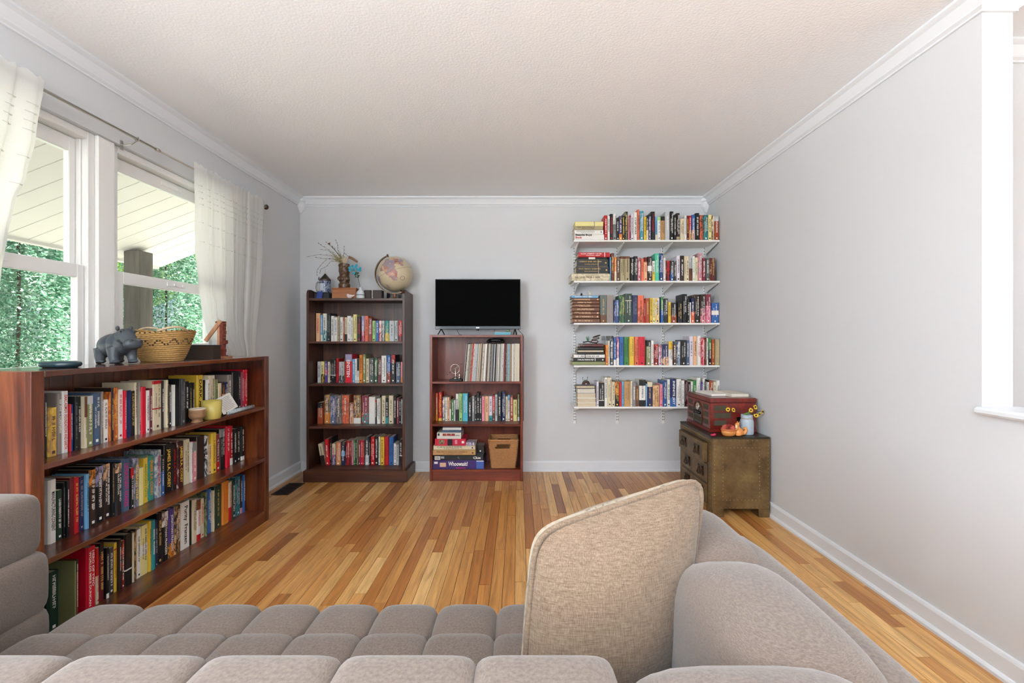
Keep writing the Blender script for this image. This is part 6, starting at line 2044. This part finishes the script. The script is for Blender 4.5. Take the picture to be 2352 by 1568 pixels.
for k in range(9):
    ln.rbox((0.0125, -0.002, 0.052), (0.0006, 0.11 if k % 3 else 0.09, 0.0022), Matrix.Rotation(0, 3, 'Y'))
    for i in range(len(ln.v) - 8, len(ln.v)):
        p = ln.v[i] - Vector((0.01, 0, 0.052)) + Vector((-0.0012, 0, -0.034 + k * 0.0085))
        ln.v[i] = (Matrix.Rotation(-0.45, 3, 'Y') @ Matrix.Rotation(0.18, 3, 'X')) @ p + Vector((0.01, 0, 0.052))
ln.build('typed_lines', tink('x'), ac)
tb_ = thing('silver_tube', 'silver printed tin tube lying on the low bookcase shelf', 'tube', (-1.652, 2.70, ZS))
MB().tube([(0, -0.135, 0.0125), (0, 0.135, 0.0125)], 0.0122, 16).build('tube_body', mat_art('printed_tin', '9aa4aa', 'c4ccd0', '5a7a86', 60, 0.25), tb_, smooth=True)
MB().tube([(0, -0.146, 0.0125), (0, -0.135, 0.0125)], 0.0126, 16).build('cap', M_SILV, tb_, smooth=True)
MB().tube([(0, -0.1465, 0.0125), (0, -0.1455, 0.0125)], 0.006, 12).build('cap_recess', mat_plain('dark_gasket2', '2a2a2a', 0.5), tb_)

# ------------------------------------------------------------------ brass-clad chest with drawers
def mat_brass():
    m, nt, b = new_mat('tarnished_brass')
    setin(b, 0.42, 0.55, 0.5)
    mp = coords(nt)
    n1 = node(nt, 'ShaderNodeTexNoise', i_Scale=6.0, i_Detail=8.0, i_Roughness=0.65)
    n2 = node(nt, 'ShaderNodeTexNoise', i_Scale=60.0, i_Detail=4.0)
    nt.links.new(mp.outputs[0], n1.inputs['Vector'])
    nt.links.new(mp.outputs[0], n2.inputs['Vector'])
    cr = nt.nodes.new('ShaderNodeValToRGB')
    e = cr.color_ramp.elements
    e[0].position = 0.28
    e[0].color = hexc('493520')
    e[1].position = 0.75
    e[1].color = hexc('96804e')
    for p_, h_ in ((0.45, '6e5636'), (0.6, '7f6842')):
        k = e.new(p_)
        k.color = hexc(h_)
    nt.links.new(n1.outputs['Fac'], cr.inputs[0])
    mx_ = node(nt, 'ShaderNodeMix', data_type='RGBA', blend_type='MULTIPLY')
    mx_.inputs[0].default_value = 0.4
    nt.links.new(cr.outputs[0], mx_.inputs[6])
    nt.links.new(n2.outputs['Fac'], mx_.inputs[7])
    nt.links.new(mx_.outputs[2], b.inputs['Base Color'])
    r2 = node(nt, 'ShaderNodeMapRange')
    r2.inputs['To Min'].default_value = 0.3
    r2.inputs['To Max'].default_value = 0.6
    nt.links.new(n2.outputs['Fac'], r2.inputs['Value'])
    nt.links.new(r2.outputs[0], b.inputs['Roughness'])
    return m
M_BRASS = mat_brass()
M_NAIL = mat_plain('brass_nail', 'd8c48c', 0.25, 1.0)
cx0, cx1, cy0, cy1, cz = 1.283, 1.664, 3.004, 3.600, 0.530
ch = thing('brass_chest', 'brass-clad nailhead chest of drawers in the corner', 'chest', ((cx0 + cx1) / 2, (cy0 + cy1) / 2, 0))
MB().box(cx0, cx1, cy0, cy1, 0.055, cz - 0.012).build('carcass', M_BRASS, ch, world=True, bevel=0.004, seg=2)
MB().box(cx0 - 0.003, cx1 + 0.002, cy0 - 0.003, cy1 + 0.003, cz - 0.012, cz).build('top_plate', mat_plain('dark_bronze_top', '332f24', 0.28, 0.4, vary=0.3, scale=9), ch, world=True, bevel=0.004, seg=2)
for (a0, a1, b0, b1) in ((cx0, cx0 + 0.075, cy0, cy0 + 0.10), (cx1 - 0.075, cx1, cy0, cy0 + 0.10), (cx0, cx0 + 0.075, cy1 - 0.10, cy1), (cx1 - 0.075, cx1, cy1 - 0.10, cy1)):
    MB().box(a0, a1, b0, b1, 0, 0.055).build('foot', M_BRASS, ch, world=True, bevel=0.002)
M_HW = mat_plain('dark_brass_pull', '3f2c1a', 0.35, 0.8)
for i, (z0, z1, out) in enumerate(((0.345, 0.475, 0.030), (0.205, 0.330, 0.003), (0.070, 0.190, 0.003))):
    dr = MB().box(cx0 - out, cx0 - 0.0005, cy0 + 0.075, cy1 - 0.055, z0, z1).build('drawer', M_BRASS, ch, world=True, bevel=0.002)
    gap = MB().box(cx0 - 0.0012, cx0 - 0.0002, cy0 + 0.070, cy1 - 0.050, z0 - 0.005, z1 + 0.005).build('drawer_gap', mat_plain('gap_black', '15100a', 0.8), ch, world=True)
    nl = MB()
    for k in range(24):
        yk = cy0 + 0.09 + k * (cy1 - cy0 - 0.16) / 23
        nl.ball((cx0 - out, yk, z0 + 0.008), 0.0022, 6, 4).ball((cx0 - out, yk, z1 - 0.008), 0.0022, 6, 4)
    o = nl.build('nailheads', M_NAIL, dr)
    o.data.transform(Matrix.Translation(-ch.location))
    tag(o, kind='stuff')
    for yk in (cy0 + 0.185, cy1 - 0.165):
        zc = (z0 + z1) / 2
        pl_ = MB().box(cx0 - out - 0.004, cx0 - out, yk - 0.042, yk - 0.018, zc - 0.034, zc + 0.030).box(cx0 - out - 0.004, cx0 - out, yk + 0.018, yk + 0.042, zc - 0.034, zc + 0.030).box(cx0 - out - 0.004, cx0 - out, yk - 0.042, yk + 0.042, zc + 0.018, zc + 0.034)
        pl_.tube([(cx0 - out - 0.006, yk - 0.030, zc + 0.012), (cx0 - out - 0.016, yk - 0.030, zc - 0.022), (cx0 - out - 0.018, yk, zc - 0.030), (cx0 - out - 0.016, yk + 0.030, zc - 0.022), (cx0 - out - 0.006, yk + 0.030, zc + 0.012)], 0.004, 8)
        q = pl_.build('drawer_pull', M_HW, dr)
        q.data.transform(Matrix.Translation(-ch.location))
nl = MB()
def nails(x0, z0, x1, z1, n, r=0.0028):
    for k in range(n):
        f_ = k / (n - 1)
        nl.ball((x0 + (x1 - x0) * f_, cy0 - 0.0005, z0 + (z1 - z0) * f_), r, 6, 4)
xa, xb_ = cx0 + 0.070, cx1 - 0.070
for (a, b_, c_, d_, n_) in ((xa, 0.46, xb_, 0.46, 11), (xa, 0.115, xb_, 0.115, 11), (xa, 0.46, xa, 0.115, 15), (xb_, 0.46, xb_, 0.115, 15), (cx0 + 0.014, 0.50, cx0 + 0.014, 0.07, 18), (cx1 - 0.014, 0.50, cx1 - 0.014, 0.07, 18), (cx0 + 0.09, 0.065, cx1 - 0.09, 0.065, 9), (cx0 + 0.03, 0.508, cx1 - 0.03, 0.508, 12)):
    nails(a, b_, c_, d_, n_)
for k in range(30):
    nl.ball((cx0 - 0.0005, cy0 + 0.02 + k * (cy1 - cy0 - 0.04) / 29, 0.498), 0.0026, 6, 4)
for k in range(17):
    nl.ball((cx0 - 0.0005, cy0 + 0.03, 0.07 + k * 0.026), 0.0026, 6, 4).ball((cx0 - 0.0005, cy1 - 0.02, 0.07 + k * 0.026), 0.0026, 6, 4)
tag(nl.build('nailheads', M_NAIL, ch, world=True), kind='stuff')

# ------------------------------------------------------------------ retro record player on the chest
W_RAD = mat_wood('red_mahogany', '4e120c', '6a1c13', '82281b', 1, 0.3, 14, coat=0.3)
M_GRIL = mat_plain('grille_cloth', '3f3a2a', 0.9, vary=0.5, scale=400)
rx0, rx1, ry0, ry1 = 1.336, 1.662, 3.168, 3.592
rp = thing('record_player', 'red wooden retro record player with grilles on the brass chest', 'record player', ((rx0 + rx1) / 2, (ry0 + ry1) / 2, cz + 0.0003))
zz = cz + 0.0003
MB().box(rx0 - 0.006, rx1, ry0 - 0.006, ry1 + 0.004, zz, zz + 0.022).build('base_moulding', W_RAD, rp, world=True, bevel=0.004, seg=2)
MB().box(rx0, rx1 - 0.003, ry0, ry1, zz + 0.022, zz + 0.203).build('cabinet', W_RAD, rp, world=True, bevel=0.003)
MB().box(rx0 - 0.004, rx1, ry0 - 0.004, ry1 + 0.002, zz + 0.206, zz + 0.236).build('lid', W_RAD, rp, world=True, bevel=0.005, seg=2)
MB().box(rx0 + 0.002, rx1 - 0.005, ry0 + 0.002, ry1 - 0.002, zz + 0.203, zz + 0.206).build('lid_seam', mat_plain('seam_black', '180806', 0.8), rp, world=True)
for k in range(3):
    z0 = zz + 0.045 + k * 0.052
    w_ = (0.085, 0.115, 0.085)[k]
    MB().box(rx0 + 0.028, rx0 + 0.028 + w_, ry0 - 0.0015, ry0 + 0.001, z0, z0 + 0.036).build('side_grille', M_GRIL, rp, world=True, bevel=0.0007)
    for (a, c_) in ((ry0 + 0.028, ry0 + 0.115), (ry1 - 0.115, ry1 - 0.028)):
        MB().box(rx0 - 0.0015, rx0 + 0.001, a, c_, z0, z0 + 0.036).build('front_grille', M_GRIL, rp, world=True, bevel=0.0007)
yc = (ry0 + ry1) / 2
arc_pts = [(yc - 0.075, zz + 0.030)] + [(yc + 0.075 * math.cos(PI - a * PI / 14), zz + 0.115 + 0.075 * math.sin(PI - a * PI / 14)) for a in range(15)] + [(yc + 0.075, zz + 0.030)]
MB().prism([(yc + (p[0] - yc) * 0.94, zz + 0.034 + (p[1] - zz - 0.030) * 0.95) for p in arc_pts], 0, rx0 - 0.002, rx0 + 0.001).build('dial_panel', mat_plain('dial_dark', '1a1a18', 0.25), rp, world=True)
MB().tube([(rx0 - 0.002, p[0], p[1]) for p in arc_pts], 0.0035, 8, closed=True).build('arch_trim', mat_plain('arch_bronze', '5a4030', 0.3, 0.7), rp, world=True, smooth=True)
MB().lathe([(0.028, 0), (0.026, 0.003), (0.0, 0.004)], (0, 0, 0), 20).build('dial', M_SILV, rp, loc=Vector((rx0 - 0.002, yc, zz + 0.150)) - rp.location, rot=(0, -PI / 2, 0))
for k in range(4):
    MB().tube([(rx0 - 0.002, yc - 0.045 + k * 0.030, zz + 0.108), (rx0 - 0.014, yc - 0.045 + k * 0.030, zz + 0.108)], 0.009, 12).build('knob', M_BLKST, rp, world=True, smooth=True)
MB().box(rx0 - 0.0028, rx0 - 0.001, yc - 0.06, yc + 0.06, zz + 0.045, zz + 0.082).build('slot_panel', M_GRIL, rp, world=True)
MB().box(rx0 + 0.185, rx0 + 0.235, ry0 - 0.0015, ry0 + 0.001, zz + 0.075, zz + 0.105).build('disc_slot', M_BLKST, rp, world=True)
mg_ = thing('magazine', 'open white booklet lying on the record player lid', 'booklet', (1.49, 3.36, zz + 0.2363))
MB().rbox((-0.045, 0.05, 0.007), (0.12, 0.24, 0.013), Matrix.Rotation(0.10, 3, 'Z')).build('pages', tink('w'), mg_, bevel=0.001)
MB().rbox((0.075, -0.015, 0.011), (0.13, 0.23, 0.021), Matrix.Rotation(0.10, 3, 'Z')).build('pages', mat_plain('paper_pages_white', 'd9d2c4', 0.9), mg_, bevel=0.001)

# jar of sunflowers, squirrel planter, pink petal
jr = thing('mason_jar', 'pale blue painted mason jar with sunflowers on the brass chest', 'jar', (1.556, 3.095, cz + 0.0003))
MB().lathe([(0.036, 0), (0.041, 0.004), (0.043, 0.012), (0.043, 0.085), (0.040, 0.100), (0.035, 0.108), (0.035, 0.112), (0.037, 0.114), (0.037, 0.120), (0.035, 0.122), (0.037, 0.126), (0.037, 0.133), (0.033, 0.135), (0.032, 0.11)], (0, 0, 0), 32).build('jar_body', mat_plain('chalky_blue', 'a4b3bf', 0.6, vary=0.12, scale=80), jr, smooth=True)
MB().tube([(0.0365 * math.cos(a * PI / 12), 0.0365 * math.sin(a * PI / 12), 0.109) for a in range(24)], 0.0022, 6, closed=True).build('twine', mat_plain('jute', 'b39a74', 0.9), jr, smooth=True)
M_SUN = mat_plain('sunflower_petal', 'd9b52a', 0.7, vary=0.25, scale=90)
M_SUNC = mat_plain('sunflower_eye', '2a1c12', 0.9)
M_GLEAF = mat_plain('green_leaf', '4f7a2c', 0.7, vary=0.2)
def jpt(qx, qy, dy=0.0):
    p = P(1660 + qx / 15.68, 910 + qy / 15.68, 3.095 + dy)
    return p - jr.location
rn = random.Random(4)
for (qx, qy, nx, nz, dy, sc_) in ((190, 475, -0.5, 0.1, -0.03, 0.9), (380, 490, 0.3, 0.2, -0.03, 0.95), (1020, 500, -0.7, 0.2, -0.02, 0.9), (1170, 385, 0.2, 0.3, -0.01, 1.0), (1430, 550, 0.6, 0.1, 0.0, 1.05), (1320, 640, 0.3, -0.2, -0.03, 1.0), (1200, 690, -0.6, -0.1, -0.04, 0.85)):
    c = jpt(qx, qy, dy)
    nv = Vector((nx, -0.7, nz)).normalized()
    u = nv.orthogonal().normalized()
    w = nv.cross(u)
    f = MB()
    for k in range(12):
        a = 2 * PI * k / 12
        d_ = u * math.cos(a) + w * math.sin(a)
        e_ = nv.cross(d_)
        L = 0.0185 * sc_ * rn.uniform(0.85, 1.15)
        f.add([c + d_ * 0.004, c + d_ * L * 0.55 + e_ * 0.0035 + nv * 0.0015, c + d_ * L + nv * 0.001, c + d_ * L * 0.55 - e_ * 0.0035 + nv * 0.0015, c + d_ * L * 0.5 - nv * 0.001], [(0, 1, 4), (1, 2, 4), (2, 3, 4), (3, 0, 4), (0, 1, 2, 3)])
    f.build('sunflower', M_SUN, jr)
    MB().ball(c + nv * 0.0012, (0.0065 * sc_,) * 3, 10, 6).build('flower_eye', M_SUNC, jr, smooth=True)
    b0 = Vector((0.01 * (1 if qx > 700 else -1), 0, 0.09))
    b1 = Vector((0.030 * (1 if qx > 700 else -1), -0.01, 0.140))
    MB().tube([b0, b1, b1.lerp(c, 0.6) + Vector((0, 0, 0.008)), c], 0.0015, 6).build('flower_stalk', mat_plain('stalk_dark', '3a2a1c', 0.7), jr)
for (qx, qy) in ((880, 620), (930, 600), (820, 640)):
    c = jpt(qx, qy, -0.02)
    MB().ball(c, (0.012, 0.004, 0.007), 8, 6, Matrix.Rotation(-0.5, 3, 'Y')).build('leaf', M_GLEAF, jr, smooth=True)

sq = thing('squirrel_planter', 'orange ceramic squirrel planter with coral fluff on the brass chest', 'planter', (1.440, 3.052, cz + 0.0003))
M_ORC = mat_plain('amber_glaze', 'c98544', 0.35, vary=0.18, scale=70)
tub = MB().lathe([(0.030, 0), (0.040, 0.004), (0.047, 0.020), (0.049, 0.040), (0.044, 0.040), (0.040, 0.02), (0.01, 0.012)], (-0.028, 0, 0), 28, sx=1.0, sy=0.75)
tub.build('tub', M_ORC, sq, smooth=True)
MB().lathe([(0.0495, 0.034), (0.051, 0.040), (0.0495, 0.047), (0.046, 0.047)], (-0.028, 0, 0), 28, sx=1.0, sy=0.75, cap=False).build('tub_rim', mat_plain('rust_glaze', 'a9592a', 0.4), sq, smooth=True)
q = MB().ball((0.040, -0.004, 0.026), (0.030, 0.024, 0.028)).ball((0.030, -0.006, 0.048), (0.017, 0.017, 0.020)).ball((0.026, -0.010, 0.074), (0.016, 0.015, 0.015)).tube([(0.020, -0.012, 0.072), (0.010, -0.014, 0.068)], [0.011, 0.005], 10)
q.tube([(0.055, -0.004, 0.012), (0.078, -0.004, 0.018), (0.088, -0.004, 0.036), (0.082, -0.004, 0.052), (0.072, -0.004, 0.052), (0.072, -0.004, 0.043)], [0.011, 0.012, 0.011, 0.010, 0.008, 0.005], 12)
q.tube([(0.020, -0.018, 0.050), (0.006, -0.026, 0.042)], [0.008, 0.006], 10).ball((0.030, -0.020, 0.010), (0.020, 0.012, 0.010))
for sy_ in (-1, 1):
    q.tube([(0.030, -0.010 + sy_ * 0.010, 0.084), (0.034, -0.010 + sy_ * 0.013, 0.100)], [0.006, 0.0015], 8)
remesh('squirrel', q, M_ORC, sq, 0.003, 3)
MB().ball((0.020, -0.0235, 0.078), 0.0022, 8, 6).build('eye', mat_plain('eye_black', '1a1a1a', 0.3), sq)
MB().ball((0.016, -0.019, 0.062), (0.009, 0.006, 0.013), 10, 8).build('pale_bib', mat_plain('cream_glaze', 'e0c8a2', 0.4), sq, smooth=True)
fl = MB()
for k in range(420):
    a, b_ = rn.random() * 2 * PI, rn.random() ** 0.6 * PI / 2
    d_ = Vector((math.sin(b_) * math.cos(a), math.sin(b_) * math.sin(a) * 0.75, math.cos(b_) * 0.75))
    c = Vector((-0.030, 0, 0.045))
    e_ = c + d_ * 0.046 * rn.uniform(0.85, 1.1)
    s_ = d_.orthogonal().normalized() * 0.0022
    fl.add([c + d_ * 0.02, c.lerp(e_, 0.7) + s_, e_, c.lerp(e_, 0.7) - s_], [(0, 1, 2, 3)])
tag(fl.build('coral_fluff', mat_plain('coral_fibre', 'dc6e60', 0.8, vary=0.2), sq), kind='stuff')
tag(MB().ball((1.300, 3.035, cz + 0.008), (0.018, 0.012, 0.0075), 10, 6).ball((1.309, 3.03, cz + 0.014), (0.009, 0.008, 0.007), 8, 6).build('petal', mat_plain('magenta_petal', 'b0204c', 0.6), smooth=True), 'small crimson petal lying on the brass chest corner', 'petal')

# ------------------------------------------------------------------ trinkets on the wall shelf stacks
def wpt(ox, oy, s, qx, qy, Y=3.86):
    return P(ox + qx / s, oy + qy / s, Y)
M_CRW = mat_plain('ivory', 'd8cfbd', 0.5)
M_DKB = mat_plain('dark_trinket', '2a1c16', 0.5)
t1 = thing('toy_figure', 'tiny dark bodied toy with pale wings on the blue book', 'trinket', (wpt(1300, 655, 6.357, 225, 0).x, 3.86, ZT3 + 0.0002))
MB().ball((0, 0, 0.010), (0.010, 0.014, 0.010)).ball((0, -0.003, 0.020), (0.008, 0.008, 0.006)).build('body', M_DKB, t1, smooth=True)
MB().tube([(-0.034, 0, 0.004), (-0.006, 0, 0.014)], [0.0015, 0.003], 6).tube([(0.034, 0, 0.004), (0.006, 0, 0.014)], [0.0015, 0.003], 6).build('wing', M_CRW, t1)
t2 = thing('bird_skeleton', 'tiny ivory bird figure on the blue book', 'trinket', (wpt(1300, 655, 6.357, 345, 0).x, 3.86, ZT3 + 0.0002))
k = MB().ball((0, 0, 0.020), (0.009, 0.007, 0.013)).ball((0.002, 0, 0.038), (0.008, 0.007, 0.007)).tube([(-0.004, 0, 0.040), (-0.020, 0, 0.036)], [0.004, 0.001], 6).tube([(0.006, 0, 0.016), (0.026, 0, 0.006)], [0.005, 0.001], 6).tube([(-0.003, 0, 0.010), (-0.003, 0, 0.0)], 0.0018, 6).tube([(0.004, 0, 0.010), (0.004, 0, 0.0)], 0.0018, 6)
remesh('body', k, M_CRW, t2, 0.002, 1)
MB().ball((0.003, -0.006, 0.040), 0.0022, 6, 5).build('eye', mat_plain('eye_black', '1a1a1a', 0.3), t2)
t3 = thing('rope_trinket', 'coiled brown strap with green sprig on the dark red notebook', 'trinket', (wpt(1300, 750, 6.357, 370, 0).x, 3.87, ZT4 + 0.0002))
for j in range(3):
    MB().tube([(0.030 + 0.030 * math.cos(a * PI / 10) + 0.006 * j, 0.012 * math.sin(a * PI / 10) - 0.01 * j, 0.018 + 0.022 * j + 0.010 * math.sin(a * PI / 10 + j)) for a in range(20)], 0.0035, 6, closed=True).build('strap_loop', mat_plain('strap_brown', '3f2a1e', 0.6), t3, smooth=True)
MB().tube([(-0.062, 0, 0.010), (-0.03, 0, 0.020), (0.0, 0, 0.012), (0.05, 0, 0.004)], 0.005, 6).ball((-0.064, 0, 0.012), 0.007, 8, 6).build('twig', M_DKB, t3, smooth=True)
sp_ = MB()
for k2 in range(9):
    a = rn.uniform(-0.7, 0.7)
    sp_.tube([(-0.028, 0, 0.015), (-0.028 + math.sin(a) * 0.03, rn.uniform(-.01, .01), 0.025 + math.cos(a) * 0.04)], [0.003, 0.0006], 5)
sp_.build('green_sprig', mat_plain('sprig_green', '3f7a58', 0.7), t3)
t4 = thing('coil_trinket', 'small brown coiled ornament with green sprigs on the lowest shelf stack', 'trinket', (wpt(1300, 850, 6.357, 295, 0).x, 3.87, ZT5 + 0.0002))
for r_ in (0.014, 0.022, 0.030):
    MB().tube([(r_ * math.cos(a * PI / 12), (r_ - 0.02) * 0.6, max(0.003, 0.004 + r_ * math.sin(a * PI / 12))) for a in range(13)], 0.0042, 6).build('coil', mat_plain('coil_brown', '4a261a', 0.5), t4, smooth=True)
for (dx, hh) in ((-0.026, 0.062), (-0.014, 0.042), (0.012, 0.066), (0.0, 0.045)):
    MB().tube([(dx * 0.5, 0, 0.012), (dx, 0, hh * 0.6), (dx * 1.1, 0, hh)], [0.002, 0.0016, 0.0022], 6).ball((dx * 1.1, 0, hh), 0.0034, 6, 5).build('sprig', mat_plain('sprig_green', '3f7a58', 0.7), t4, smooth=True)
tag(MB().box(-0.016, 0.016, -0.0004, 0.0004, 0, 0.036).build('paper_note', mat_plain('grey_note', '9aa0a4', 0.7), loc=(wpt(1300, 750, 6.357, 605, 0).x, 4.045, wpt(1300, 750, 6.357, 605, 195, 4.045).z)), 'small grey note on the wall behind the fourth shelf books', 'note')
